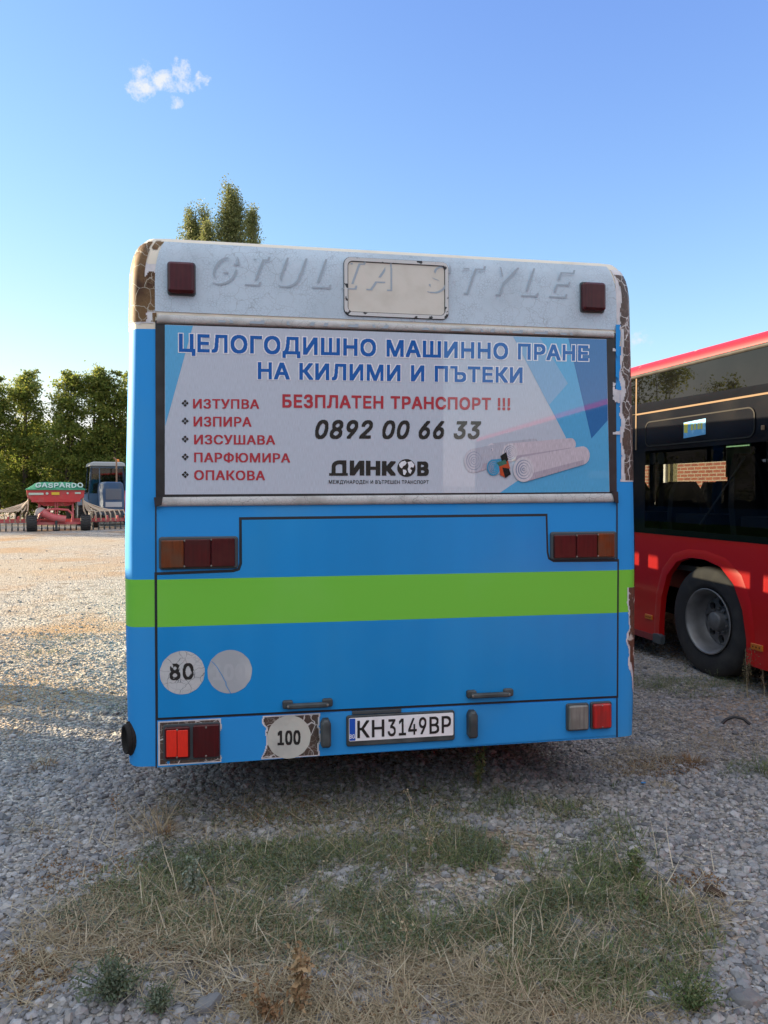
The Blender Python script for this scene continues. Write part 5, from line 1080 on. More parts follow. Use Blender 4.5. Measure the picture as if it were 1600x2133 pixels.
tuft(gpt(1380, 1645), .06, 90, 'yellow-brown tuft behind the right end of the bumper', straw_m, .9, 13, 'dry_tuft', .08)
def rock(px, py, w, label, m, sd, flat=.6):
    rg = np.random.default_rng(sd); v, f = ico(3)
    for _ in range(9):
        d = rg.normal(size=3); d /= np.linalg.norm(d); c = rg.uniform(.5, .8); t = v @ d; v = v - np.outer(np.maximum(t - c, 0), d)
    v = v * np.array([1, .75, flat]) * w; v += rg.normal(0, w * .012, v.shape)
    o = np_mesh('rock', v, f, m); b = gpt(px, py); o.location = (b.x, b.y, b.z + w * flat * .25); o.rotation_euler = (0, 0, rg.uniform(0, 6))
    return tag(o, label, 'rock', 'larger stones in the gravel')
rk = mat('grey_rock', (.15, .155, .16), .85, var=((.24, .235, .22), 18, .45, .7), bump=(40, .5, .006))
rkd = mat('dark_rock', (.075, .078, .085), .85, var=((.13, .13, .13), 18, .45, .7), bump=(40, .5, .006))
rock(437, 2098, .058, 'largest angular grey rock beside the straw at the front', rk, 1)
rock(400, 2040, .050, 'dark flat rock behind the largest angular one', rkd, 2, .4)
rock(1558, 2090, .062, 'pale rounded rock in the lower right corner', rk, 3)
rock(672, 2128, .036, 'small pale rock at the bottom edge under the withered weed', rk, 4)
rock(1020, 1690, .05, 'smooth oval stone on the gravel behind the grass', rk, 5, .45)
rock(16, 2005, .035, 'whitish stone at the left edge', mat('whitish_rock', (.42, .38, .34), .85), 6)
rock(1490, 1862, .05, 'brown clod of earth on the right gravel', mat('earth_clod', (.055, .035, .02), .95, bump=(60, .8, .01)), 7, .35)
sc_ = MB(); b0_ = gpt(1533, 1512)
sc_.tube([(-.09, .03, .0), (-.05, .035, .035), (.0, .03, .055), (.05, .0, .05), (.085, -.03, .02)], .011, 6); so_ = sc_.build('rubber_strip', M['rubber'], None, b0_); tag(so_, 'curved black strip of scrap rubber on the gravel', 'scrap rubber')
bsc = MB(); bsc.prism(rrect(-.012, .012, -.006, .006, .003), lambda a, b, d: (a, b, d), 0, .004); bo_ = bsc.build('blue_scrap', M['blue'], None, gpt(1340, 1634) + Vector((0, 0, .008))); tag(bo_, 'tiny blue plastic scrap lying beside a twig', 'scrap')

# ================================================================== RED BUS
RY = R(15.2)
RED_LOC = Vector((2.83, 6.5, 0)); _ru = Vector((math.cos(RY), math.sin(RY), 0)); _rv = Vector((-math.sin(RY), math.cos(RY), 0))
rb = empty('bus', RED_LOC, RY, label='red bus with dark tinted windows parked beside the blue one', cat='bus')
M['red'] = mat('red_bus_paint', (.52, .008, .008), .35, spec=.4, dirt=((.40, .014, .014), 1.4, .5, .85), bump=(2, .06, .02), coat=.25, coat_rough=.08)
M['red_dirty'] = mat('dusty_red_skirt', (.20, .025, .03), .6, dirt=((.12, .06, .05), 6, .45, .75))
M['black_gloss'] = mat('black_window_band', (.004, .005, .008), .16, spec=.22, dirt=((.014, .014, .015), 2.2, .45, .8))
M['dusty_glass'] = mat('dusty_dark_glass', (.003, .003, .003), .95, spec=.0, dirt=((.006, .006, .006), 3, .4, .75), coat=1.0, coat_rough=.012, coat_ior=1.55)
M['grey_rail'] = mat('grey_roof_rail', (.050, .047, .044), .6, spec=.2, dirt=((.03, .028, .026), 8, .4, .7))
M['sealant'] = mat('tan_sealant', (.20, .14, .09), .8, spec=.1)
M['see'] = glass('tinted_bus_window', (.47, .49, .48), 1.3)
Y0B, Y1B, WB = -3.7, 8.6, 2.53
wheels_y = (0.0, 5.9)
def RS(x0=0.0):      # side face placing: (along, up, depth outwards)
    return lambda a, b, d: (x0 - d, a, b)
def arch(yc, r=.60):
    # flattened wheel arch, open at the bottom
    return [(yc - .52, .22), (yc - .515, .42), (yc - .465, .66), (yc - .36, .86), (yc - .20, .99), (yc + .0, 1.035), (yc + .20, 1.035), (yc + .38, .98), (yc + .52, .84), (yc + .60, .62), (yc + .625, .40), (yc + .63, .215)]
side_poly = [(Y0B, .215)]
for yc in sorted(wheels_y): side_poly += arch(yc)
side_poly += [(Y1B, .195), (Y1B, 1.22), (Y0B, 1.22)]
bdy = MB()
bdy.prism(side_poly, RS(), -.04, 0.0, 0)
bdy.prism(side_poly, lambda a, b, d: (WB + d, a, b), -.04, 0.0, 0)
bdy.box(.70, WB - .70, Y0B + .02, Y1B - .02, .30, .36, 1); bdy.box(.06, WB - .06, Y0B + .02, Y1B - .02, .90, .95, 1)
for yc in wheels_y:
    for x in (.62, WB - .66): bdy.box(x, x + .04, yc - .64, yc + .66, .36, 1.06, 1)
    for x0_, x1_ in ((.05, .62), (WB - .62, WB - .05)): bdy.box(x0_, x1_, yc - .62, yc + .64, 1.10, 1.13, 1)
bdy.box(.0, WB, Y1B - .06, Y1B, .3, 1.22, 0); bdy.box(0, WB, Y0B, Y0B + .06, .3, 1.22, 0)
bdy.build('body', [M['red'], M['under']], rb)
# lip round each wheel arch
for yc in wheels_y:
    lp = MB(); ou = [(yc - .60, .24), (yc - .60, .47), (yc - .55, .74), (yc - .44, .945), (yc - .26, 1.07), (yc, 1.115), (yc + .23, 1.11), (yc + .44, 1.05), (yc + .60, .895), (yc + .69, .65), (yc + .715, .42), (yc + .72, .24)]
    inn = arch(yc)
    n_ = len(ou); mid_ = [((a[0] * .6 + b[0] * .4), (a[1] * .6 + b[1] * .4)) for a, b in zip(ou, inn)]
    f_ = RS()
    vs = [f_(*p, .0005) for p in ou] + [f_(*p, .009) for p in mid_] + [f_(*p, .008) for p in inn] + [f_(*p, -.05) for p in inn]
    lp.add(vs, [(k * n_ + i, k * n_ + i + 1, (k + 1) * n_ + i + 1, (k + 1) * n_ + i) for k in range(3) for i in range(n_ - 1)], 0, True)
    o = lp.build('wheel_arch', M['red'], rb); o.data.set_sharp_from_angle(angle=R(50))
# window band: black panel with see-through panes
sk = MB()
panes = []
y = .885
while y - 1.62 > Y0B + .3: panes.append((y - 1.62, y)); y -= 1.74
panes += [(1.25, 2.6), (2.75, 4.3), (4.45, 6.0), (6.15, 7.9)]
panes = sorted(panes)
ZB, ZP0, ZP1, ZS, ZR = 1.22, 1.275, 2.03, 2.405, 2.77
def band(mb, xf, mi=0):
    ys = [Y0B] + [v for p in panes for v in p] + [Y1B]
    for k in range(len(ys) - 1):
        rows = [(ZB, ZP0), (ZP0, ZP1), (ZP1, ZS)]
        for r_, (za, zb) in enumerate(rows):
            if k % 2 == 1 and r_ == 1: continue
            mb.add([(xf, ys[k], za), (xf, ys[k + 1], za), (xf, ys[k + 1], zb), (xf, ys[k], zb)], [(0, 1, 2, 3)], mi)
wbm = MB(); band(wbm, -.003); band(wbm, WB + .003)
wbm.box(-.003, WB + .003, Y1B - .05, Y1B + .004, 1.22, ZS, 0); wbm.box(-.003, WB + .003, Y0B - .004, Y0B + .05, 1.22, ZS, 0)
wb_o = wbm.build('window_band', M['black_gloss'], rb)
for xf, sg in ((-.001, -1), (WB + .001, 1)):
    for a, b in panes:
        p = MB(); p.add([(xf, a, ZP0), (xf, b, ZP0), (xf, b, ZP1), (xf, a, ZP1)], [(0, 1, 2, 3)]); p.build('window_pane', M['see'], rb)
ug = MB(); ug.box(-.006, .02, Y0B, 1.032, ZS + .010, ZR); ug.box(-.006, .02, 1.052, Y1B, ZS + .010, ZR); ug.box(WB - .02, WB + .006, Y0B, Y1B, ZS, ZR)
ug.build('upper_glass', M['dusty_glass'], rb)
tr_ = MB(); tr_.box(-.009, 0, Y0B, 1.032, ZS - .006, ZS + .010); tr_.build('glass_joint', M['sealant'], rb)
tr_ = MB(); tr_.box(-.009, 0, 1.032, 1.052, 2.05, ZR); tr_.build('glass_joint', M['sealant'], rb)
# tilting vent pane with rounded outline, its catch, the window sticker
def outline(name, P_, w, d, m, par):
    Q = grow(P_, -w); b = MB(); n = len(P_); f_ = RS()
    vs = [f_(*p, d - .006) for p in P_] + [f_(*p, d) for p in P_] + [f_(*p, d) for p in Q] + [f_(*p, d - .006) for p in Q]
    b.add(vs, [(k * n + i, k * n + (i + 1) % n, (k + 1) * n + (i + 1) % n, (k + 1) * n + i) for k in range(3) for i in range(n)]); return b.build(name, m, par)
M['frame_dark'] = mat('dark_window_gasket', (.018, .017, .016), .6, spec=.15)
vp = MB(); vp.prism(rrect(-.57, .88, 2.075, 2.315, .07), RS(), .003, .008); vpo = vp.build('vent_pane', M['black_gloss'], rb)
outline('gasket', rrect(-.575, .885, 2.07, 2.32, .075), .012, .012, M['frame_dark'], vpo)
ct = MB(); ct.prism(rrect(-.672, -.648, 2.12, 2.16, .006), RS(), .003, .02, bevel=.004); ct.build('catch', M['sealant'], rb)
sk_m = mat('blue_window_sticker', (.10, .34, .60), .5, dirt=((.22, .48, .68), 25, .5, .6)); sk_y = mat('yellow_sticker_patch', (.52, .50, .08), .5)
sb = MB(); sb.prism([(.30, 2.12), (.005, 2.135), (.005, 2.275), (.30, 2.262)], RS(), .008, .0092); sbo = sb.build('window_sticker', sk_m, rb); sbo['label'] = 'faded blue and yellow sticker on the vent pane'
sy = MB(); sy.prism([(.295, 2.17), (.245, 2.165), (.24, 2.25), (.295, 2.255)], RS(), .009, .0100)
for k, (a, b) in enumerate(((.20, .17), (.155, .13), (.11, .08), (.07, .045))): sy.prism([(a, 2.185), (b, 2.187), (b, 2.24), (a, 2.238)], RS(), .009, .0099)
sy.build('sticker_print', sk_y, sbo)
# roof: grey rail, red cove, flat top
prof = [(-.005, ZR), (-.022, 2.775), (-.022, 2.80), (.0, 2.812)]
rail = MB(); rail.add([(x, yy, z) for yy in (Y0B, Y1B) for x, z in prof], [(i, i + 1, i + 5, i + 4) for i in range(3)], 0, True); rail.build('roof_rail', M['grey_rail'], rb)
rp = [(-.004, 2.806), (.0, 2.84), (.02, 2.88), (.07, 2.915), (.2, 2.945), (.6, 2.965), (WB / 2, 2.97)]; rp = rp + [(WB - x, z) for x, z in rp[-2::-1]]
rf = MB(); n_ = len(rp); ysr = [Y0B, Y0B + .15] + list(np.linspace(Y0B + .6, Y1B - .6, 22)) + [Y1B - .1, Y1B]
rf.add([(x, yy, z - (.05 if yy in (Y0B, Y1B) and z > 2.82 else 0)) for yy in ysr for x, z in rp], [(k * n_ + i, k * n_ + i + 1, (k + 1) * n_ + i + 1, (k + 1) * n_ + i) for k in range(len(ysr) - 1) for i in range(n_ - 1)], 0, True)
rf.add([(x, Y1B, z - .05 if z > 2.82 else z) for x, z in rp], [tuple(range(n_))]); rf.add([(x, Y0B, z - .05 if z > 2.82 else z) for x, z in rp], [tuple(range(n_))])
M['red_roof'] = mat('red_roof_paint', (.50, .010, .016), .4, spec=.4, dirt=((.55, .25, .20), 9, .66, .72))
rf.build('roof', M['red_roof'], rb)
# seams, skirt, markers
se = MB()
se.box(-.0025, 0, 1.052, 1.060, .20, 1.22); se.build('panel_seam', M['gap'], rb)
skt = MB(); skt.box(-.012, .03, .60, 5.2, .175, .235); sko = skt.build('skirt', M['red_dirty'], rb)
fp = MB(); fp.prism([(.70, .165), (.58, .165), (.575, .245), (.64, .26), (.70, .25)], RS(), -.02, .03, bevel=.004); fp.build('mud_flap', M['housing'], rb)
for a, b, z0_, z1_ in ((.742, .857, .372, .418), (-.69, -.565, .362, .412), (-2.9, -2.78, .37, .41), (3.0, 3.12, .37, .41)):
    mk = MB(); mk.prism(rrect(a, b, z0_, z1_, .006), RS(), -.002, .012, bevel=.003)
    mo = mk.build('side_marker', mat('amber_marker', (.55, .16, .015), .35), rb) if 'amber_marker' not in bpy.data.materials else mk.build('side_marker', bpy.data.materials['amber_marker'], rb)
    for k in (.22, .5, .78): d_ = MB(); d_.prism(ellipse(a + (b - a) * k, (z0_ + z1_) / 2, .007, .007, 10), RS(), .010, .0135); d_.build('marker_bulb', M['lens2'], mo)
# wheels with deep dished rims
for yc in wheels_y:
    for sg, X in ((-1, .03), (1, WB - .03)):
        t_, r_ = MB(), MB(); fx = wheel(t_, r_, X, yc, r=.486, w=.28, sgn=sg, seg=56)
        fx2 = lambda a, b, d, X=X, sg=sg, yc=yc: (X + sg * d, yc + a, .486 + b)
        dk = []
        # dish face with hand holes: a ring of plates between holes
        r_.lathe([(.232, -.165), (.226, -.172), (.216, -.16), (.212, -.150)], fx2, 56)
        nh = 8
        for k in range(nh):
            a0 = 2 * math.pi * k / nh; hc = .165; hr = .037
            # square ring sector split around each round hole
            hole = [(hc * math.cos(a0) + hr * math.cos(t), hc * math.sin(a0) + hr * math.sin(t)) for t in [2 * math.pi * i / 24 for i in range(24)]]
            outp = []
            for i in range(24):
                t = 2 * math.pi * i / 24; dx, dy = math.cos(t), math.sin(t); ca, sa = math.cos(a0), math.sin(a0)
                lr, lt = dx * ca + dy * sa, -dx * sa + dy * ca
                s_ = min(.047 / max(abs(lr), 1e-6), (math.pi / nh) / max(abs(lt), 1e-6) * hc); rr_ = hc + lr * s_; th = a0 + lt * s_ / hc
                outp.append((rr_ * math.cos(th), rr_ * math.sin(th)))
            r_.add([fx2(*p, -.150) for p in outp] + [fx2(*p, -.150) for p in hole] + [fx2(*p, -.19) for p in hole], [(i, (i + 1) % 24, 24 + (i + 1) % 24, 24 + i) for i in range(24)] + [(24 + i, 24 + (i + 1) % 24, 48 + (i + 1) % 24, 48 + i) for i in range(24)], 0)
        r_.lathe([(.124, -.150), (.118, -.135), (.100, -.130), (.085, -.120), (.080, -.075), (.070, -.062), (.001, -.060)], fx2, 40)
        to = t_.build('wheel', M['tyre'], rb); ro_ = r_.build('rim', M['steel'], to)
        nb = MB()
        for k in range(10):
            a0 = 2 * math.pi * (k + .5) / 10; nb.lathe([(.013, -.135), (.013, -.112), (.008, -.104), (.001, -.103)], lambda a, b, d, a0=a0, f=fx2: f(.107 * math.cos(a0) + a, .107 * math.sin(a0) + b, d), 8, smooth=False)
        nb.build('wheel_nuts', M['steel'], to)
        bk = MB(); bk.lathe([(.27, -.30), (.001, -.30)], fx2, 40); bk.build('brake_drum', M['under'], to)
# interior: seats, poles, a green sign
seat2 = mat('dark_seat', (.012, .013, .02), .7)
def bus_seat(x, yc, h=1.0, z=.95):
    b = MB(); b.prism([(x - .22, z), (x + .22, z), (x + .22, z + h * .55), (x + .17, z + h * .86), (x + .10, z + h), (x - .10, z + h), (x - .17, z + h * .86), (x - .22, z + h * .55)], lambda a, c, d: (a, d + (c - z) * .16, c), yc, yc + .09, bevel=.02)
    b.box(x - .22, x + .22, yc - .42, yc, z + .38, z + .47); return b
for x, yc, h in ((.38, .62, .78), (.90, .66, .78), (.40, -.22, 1.02), (.90, -.25, 1.02), (1.62, .45, .80), (2.14, .5, .80), (1.62, -.45, .9), (2.14, -.5, .9), (.38, -1.2, .9), (.9, -1.2, .9), (2.1, 1.5, .8), (1.6, 1.5, .8), (.4, 1.5, .8), (.4, -2.2, .9), (2.1, -2.0, .9), (.4, 2.4, .8), (.9, 2.4, .8), (1.62, 2.4, .8), (2.14, 2.4, .8), (2.14, 3.3, .8), (1.62, 3.3, .8), (.4, 3.4, .85), (2.14, 4.2, .8), (1.62, 4.2, .8), (2.14, 5.1, .8), (2.14, 6.0, .8)):
    bus_seat(x, yc, h).build('passenger_seat', seat2, rb)
pm = mat('grab_pole', (.10, .10, .11), .45, .3)
for pts in ([(.10, .20, 1.33), (.12, -.05, 1.62), (.16, -.28, 1.93)], [(.75, .12, .95), (.75, .12, 2.6)], [(1.3, -1.0, .95), (1.3, -1.0, 2.6)]):
    t = MB(); t.tube(pts, .008, 8); t.build('grab_pole', pm, rb)
gs = MB(); gs.box(1.0, 1.02, .62, .95, 1.78, 2.3); gs.build('green_sign', mat('green_sign', (.012, .17, .085), .5), rb)
for yc in (.83, .70):
    t = MB(); t.prism(ellipse(yc, 1.955, .058, .058, 24), RS(.05), 0, .01); t.build('round_sticker', M['gap'], rb)
cl_ = MB(); cl_.box(.05, WB - .05, Y0B + .1, Y1B - .1, 2.42, 2.46); cl_.build('ceiling', mat('ceiling_grey', (.20, .20, .20), .8), rb)

# ================================================================== PALE BUS (left, out of the frame; its shadow lies across the yard)
cb = empty('bus', (-7.6, 7.52, 0), 0, label='pale bus parked on the left edge of the yard, front towards the trees', cat='bus')
pale = mat('pale_bus_paint', (.55, .55, .52), .4, dirt=((.4, .38, .34), 3, .5, .8))
L_, W_, H_ = 11.8, 2.5, 3.02
q = MB()
def wallx(x, holes):
    ys = sorted({-L_, 0} | {v for h in holes for v in h[:2]})
    for a, b in zip(ys[:-1], ys[1:]):
        hs__ = [h for h in holes if h[0] <= a + 1e-6 and h[1] >= b - 1e-6]
        if hs__:
            z0_, z1_ = hs__[0][2:]; q.add([(x, a, .35), (x, b, .35), (x, b, z0_), (x, a, z0_)], [(0, 1, 2, 3)]); q.add([(x, a, z1_), (x, b, z1_), (x, b, H_), (x, a, H_)], [(0, 1, 2, 3)])
        else: q.add([(x, a, .35), (x, b, .35), (x, b, H_), (x, a, H_)], [(0, 1, 2, 3)])
wallx(0, [(-1.0, -.76, 1.30, 1.90), (-.66, -.48, 1.30, 1.90)])
wallx(-W_, [(-1.1, -.06, 1.5, 2.5)])
q.add([(0, 0, .35), (-W_, 0, .35), (-W_, 0, 1.4), (0, 0, 1.4)], [(0, 1, 2, 3)]); q.add([(0, 0, 2.6), (-W_, 0, 2.6), (-W_, 0, H_), (0, 0, H_)], [(0, 1, 2, 3)])
q.add([(0, -L_, .35), (-W_, -L_, .35), (-W_, -L_, H_), (0, -L_, H_)], [(0, 1, 2, 3)])
q.prism([(0, H_ - .0), (-.12, H_ + .06), (-W_ + .12, H_ + .06), (-W_, H_)], lambda a, b, d: (a, d, b), -L_, 0); q.box(-W_, 0, -L_, 0, .33, .349)
q.add([(0, -L_, H_ + .001), (-W_, -L_, H_ + .001), (-W_, 0, H_ + .001), (0, 0, H_ + .001)], [(0, 1, 2, 3)])
q.build('body', pale, cb)
for k in range(6):
    for x in (.006, -W_ - .006):
        w_ = MB(); a = -2.7 - k * 1.6; w_.box(min(x, x * .5), max(x, x * .5), a, a + 1.45, 1.4, 2.4) if x > 0 else w_.box(x, x + .005, a, a + 1.45, 1.4, 2.4); w_.build('window', M['black_gloss'], cb)
w_ = MB(); w_.add([(-.06, .004, 1.4), (-W_ + .06, .004, 1.4), (-W_ + .06, .004, 2.6), (-.06, .004, 2.6)], [(0, 1, 2, 3)]); w_.build('windscreen', M['pane'], cb)
for yy in (-2.6, -8.8):
    for sg, X in ((1, -.02), (-1, -W_ + .02)):
        t_, r_ = MB(), MB(); fx = wheel(t_, r_, X, yy, sgn=sg, seg=32); r_.lathe([(.22, -.16), (.001, -.16)], fx, 32)
        to = t_.build('wheel', M['tyre'], cb); r_.build('rim', M['steel'], to)

# ================================================================== BRICK HOUSE AND VAN beyond the red bus
hb_ = empty('brick_house', RED_LOC + _ru * 7.6 + _rv * 6.0, RY, label='low red brick house behind the red bus', cat='house')
def brick_mat():
    m = mat('red_brick', (.30, .10, .06), .85); n, l = m.node_tree.nodes, m.node_tree.links
    b = n.new('ShaderNodeTexBrick'); b.inputs['Scale'].default_value = 1.0; b.inputs['Color1'].default_value = (.34, .11, .065, 1); b.inputs['Color2'].default_value = (.24, .075, .05, 1); b.inputs['Mortar'].default_value = (.40, .34, .28, 1)
    b.inputs['Brick Width'].default_value = .26; b.inputs['Row Height'].default_value = .085; b.inputs['Mortar Size'].default_value = .012
    tc = n.new('ShaderNodeTexCoord'); sp = n.new('ShaderNodeSeparateXYZ'); cm = n.new('ShaderNodeCombineXYZ'); ad = n.new('ShaderNodeMath')
    l.new(tc.outputs['Object'], sp.inputs[0]); l.new(sp.outputs['X'], ad.inputs[0]); l.new(sp.outputs['Y'], ad.inputs[1]); l.new(ad.outputs[0], cm.inputs['X']); l.new(sp.outputs['Z'], cm.inputs['Y']); l.new(cm.outputs[0], b.inputs['Vector']); l.new(b.outputs[0], n['Principled BSDF'].inputs['Base Color']); return m
w_ = MB(); holes_ = [(4.55, 5.75), (1.2, 2.2)]
ys = [-5, 1.2, 2.2, 4.55, 5.75, 9]
for k in range(5):
    a, b = ys[k], ys[k + 1]
    if k in (1, 3): w_.box(0, .25, a, b, 0, 1.25); w_.box(0, .25, a, b, 2.62, 3.4)
    else: w_.box(0, .25, a, b, 0, 3.4)
w_.box(.25, 6, -5, -4.75, 0, 3.4); w_.box(.25, 6, 8.75, 9, 0, 3.4); w_.box(5.75, 6, -4.75, 8.75, 0, 3.4)
w_.build('wall', brick_mat(), hb_)
rf = MB(); rf.add([(-.4, -5.4, 3.35), (-.4, 9.4, 3.35), (3, 9.4, 4.3), (3, -5.4, 4.3), (6.4, 9.4, 3.35), (6.4, -5.4, 3.35)], [(0, 1, 2, 3), (3, 2, 4, 5), (0, 3, 5), (1, 4, 2)]); rf.build('roof', mat('brown_tiles', (.16, .06, .04), .8, bump=(14, .5, .02)), hb_)
wf_m = mat('white_window_frame', (.75, .75, .73), .4)
for a, b in holes_:
    f_ = MB()
    for x0_, x1_, z0_, z1_ in ((a, a + .08, 1.25, 2.62), (b - .08, b, 1.25, 2.62), (a + .08, b - .08, 1.25, 1.33), (a + .08, b - .08, 2.54, 2.62), ((a + b) / 2 - .04, (a + b) / 2 + .04, 1.33, 2.54)): f_.box(.06, .14, x0_, x1_, z0_, z1_)
    fo_ = f_.build('window', wf_m, hb_); p_ = MB(); p_.add([(.10, a + .08, 1.33), (.10, b - .08, 1.33), (.10, b - .08, 2.54), (.10, a + .08, 2.54)], [(0, 1, 2, 3)]); p_.build('pane', M['pane'], fo_)
    cu = MB(); cu.add([(.22, a + .1, 1.33), (.22, (a + b) / 2 + .1, 1.33), (.22, (a + b) / 2 + .1, 2.54), (.22, a + .1, 2.54)], [(0, 1, 2, 3)]); cu.build('curtain', mat('cream_curtain', (.62, .54, .34), .8), fo_)
vn = empty('van', RED_LOC + _ru * 4.3 + _rv * 4.2, RY, label='white van standing between the red bus and the brick house', cat='van')
vw = mat('white_van_paint', (.72, .74, .78), .35)
b = MB(); vprof = [(.55, .35), (.60, .9), (.52, 1.9), (.35, 2.2), (-.2, 2.28), (-3.4, 2.28), (-3.9, 1.35), (-4.9, 1.1), (-5.0, .35)]
b.prism(vprof, lambda a, c, d: (d, a, c), 0, 1.95, bevel=.05); b.prism(vprof[::-1], lambda a, c, d: (d, a, c), 1.9, 0.0); b.build('body', vw, vn)
for a, c in ((-.15, -1.5), (-1.6, -3.3)):
    w_ = MB(); w_.prism([(a, 1.4), (a, 2.08), (c, 2.08), (c, 1.4)], lambda p, q_, d: (-d, p, q_), 0, .008); w_.build('window', M['black_gloss'], vn)
for yy in (-.4, -3.9):
    for sg, X in ((-1, -.01), (1, 1.96)):
        t_, r_ = MB(), MB(); fx = wheel(t_, r_, X, yy, r=.33, w=.2, sgn=sg, seg=28); r_.lathe([(.16, -.10), (.001, -.08)], fx, 28); to = t_.build('wheel', M['tyre'], vn); r_.build('rim', M['steel'], to)

# ================================================================== SEED DRILL
DEP = 30.0; KPX = DEP / FPX
def sx(px): return (px - 800) * KPX
def szz(py): return max(0.0, CAM_H - (py - 1025) * KPX * 1.0)
dx0 = sx(117)
sd_ = empty('seed_drill', (dx0, DEP, 0), R(23.5), label='red seed drill with green tarpaulin cover and fanned beige hoses', cat='seed drill')
dr = mat('drill_red_paint', (.45, .035, .04), .5, dirt=((.30, .12, .10), 3, .5, .8)); drp = mat('faded_drill_red', (.50, .10, .11), .55, dirt=((.35, .16, .14), 4, .5, .8))
tarp = mat('green_tarpaulin', (.03, .22, .11), .6, bump=(4, .8, .08), dirt=((.08, .30, .18), 4, .5, .8)); hose = mat('beige_hose', (.48, .38, .28), .6); wh = mat('white_print', (.42, .50, .44), .6)
zz = lambda py: (1105 - py) * KPX
h_ = MB(); hwd = 1.07
fz = lambda a, b, d: (a, d, b)
h_.prism([(-hwd, zz(1020)), (hwd, zz(1020)), (hwd * .97, zz(1036)), (hwd * .80, zz(1044)), (-hwd * .80, zz(1044)), (-hwd * .97, zz(1036))][::-1], fz, 1.3, -.5, bevel=.03)
h_.prism([(-hwd * .78, zz(1044)), (hwd * .78, zz(1044)), (.45, zz(1054)), (-.45, zz(1054))][::-1], fz, 1.1, -.3)
h_.box(-.9, .9, -.56, -.50, zz(1045.5), zz(1042))
hop = h_.build('hopper', dr, sd_)
t_ = MB(); N = 14; vs = []
for j in range(7):
    for i in range(N + 1):
        a = i / N * 2 - 1; e = 1 - abs(j / 6 * 2 - 1) ** 3; ed = 1 - max(0, (abs(a) - .62) / .38); hgt = min(1, ed) * e
        vs.append((a * (hwd + .03), -.55 + j / 6 * 1.9, zz(1020) + .02 + hgt * .27 + .03 * math.sin(i * 1.7 + j * 2.1) * hgt))
t_.add(vs, [(j * (N + 1) + i, j * (N + 1) + i + 1, (j + 1) * (N + 1) + i + 1, (j + 1) * (N + 1) + i) for j in range(6) for i in range(N)], 0, True)
for i in range(N): t_.add([vs[i], vs[i + 1], (vs[i + 1][0], -.56, zz(1021)), (vs[i][0], -.56, zz(1021))], [(0, 1, 2, 3)])
tpo = t_.build('tarpaulin', tarp, sd_)
lt = MB()
G, lx, ly, bx_, by_ = letters('GASPARDO', .05, 0, .08, .04)
for a, b, y, e in rects(G):
    def tp(X, Y):
        u = (lx + X * .04) / 6.9 * 1.5 - .75; v_ = ly + Y * .04; return (u, -.52 + v_ * .30 , zz(1020) + .085 + v_ * .175 + .012 * math.sin(u * 9))
    lt.add([tp(a, y), tp(b, y), tp(b, e), tp(a, e)], [(0, 1, 2, 3)])
lt.build('tarpaulin_lettering', wh, tpo)
pr = MB(); pr.box(-.98, -.45, -.535, -.532, zz(1031), zz(1026.5)); pr.box(.70, .92, -.535, -.532, zz(1029), zz(1025.5)); pr.prism(ellipse(-.32, zz(1028), .05, .05, 14), fz, -.53, -.535); pr.prism(ellipse(.43, zz(1027.5), .04, .04, 14), fz, -.53, -.535); pr.build('white_sticker', wh, hop)
pr = MB(); pr.box(-.16, .13, -.535, -.532, zz(1031), zz(1025.5)); pr.build('warning_sticker', mat('yellow_warning', (.60, .42, .03), .5), hop)
f_ = MB()
f_.box(-2.75, 2.72, -.10, .02, zz(1088), zz(1083)); f_.box(-2.75, 2.72, .60, .70, zz(1087), zz(1082)); f_.box(-1.0, 1.0, -.45, -.35, zz(1092), zz(1087))
for x in (-.62, .62): f_.tube([(x - .05, -.4, zz(1092)), (x, -.42, zz(1072)), (x * .7, -.42, zz(1062)), (0, -.42, zz(1060))], .045, 8); f_.box(x - .04, x + .04, -.3, .1, zz(1090), zz(1050))
for x in (-.03, .05): f_.box(x - .02, x + .02, -.40, -.35, zz(1072), zz(1046))
f_.tube([(-.5, -.46, zz(1068)), (-.1, -.46, zz(1078)), (.35, -.46, zz(1082))], .16, 10)
for x in (-2.7, -2.2, -1.75, -1.4, 1.5, 1.95, 2.35, 2.68): f_.box(x - .03, x + .03, -.12, .7, zz(1089), zz(1076))
f_.box(2.62, 2.68, -.2, -.14, zz(1090), zz(1022) - .0)
f_.build('frame', drp, sd_)
fa = MB(); fa.lathe([(.21, -.18), (.21, -.32), (.08, -.34), (.001, -.34)], lambda a, b, d: (-.56 + a, d, zz(1067) + b), 24); fa.build('fan_housing', mat('pale_grey_plastic', (.50, .46, .45), .5), sd_)
jk = MB(); jk.tube([(0, -.55, zz(1075)), (0, -.55, .02)], .045, 8); jk.prism(ellipse(0, .03, .12, .03, 12), fz, -.62, -.48); jk.build('jack_stand', M['rubber_worn'], sd_)
nt = 0
for i in range(26):
    x = -2.68 + i * .214
    t = MB(); t.tube([(x, .0, zz(1088)), (x, -.10, .28), (x, -.04, .14), (x + .01, -.14, .02)], .022, 6); t.box(x - .03, x + .03, -.14, -.10, .0, .12); t.build('tine', M['rubber_worn'], sd_)
rh = np.random.default_rng(3)
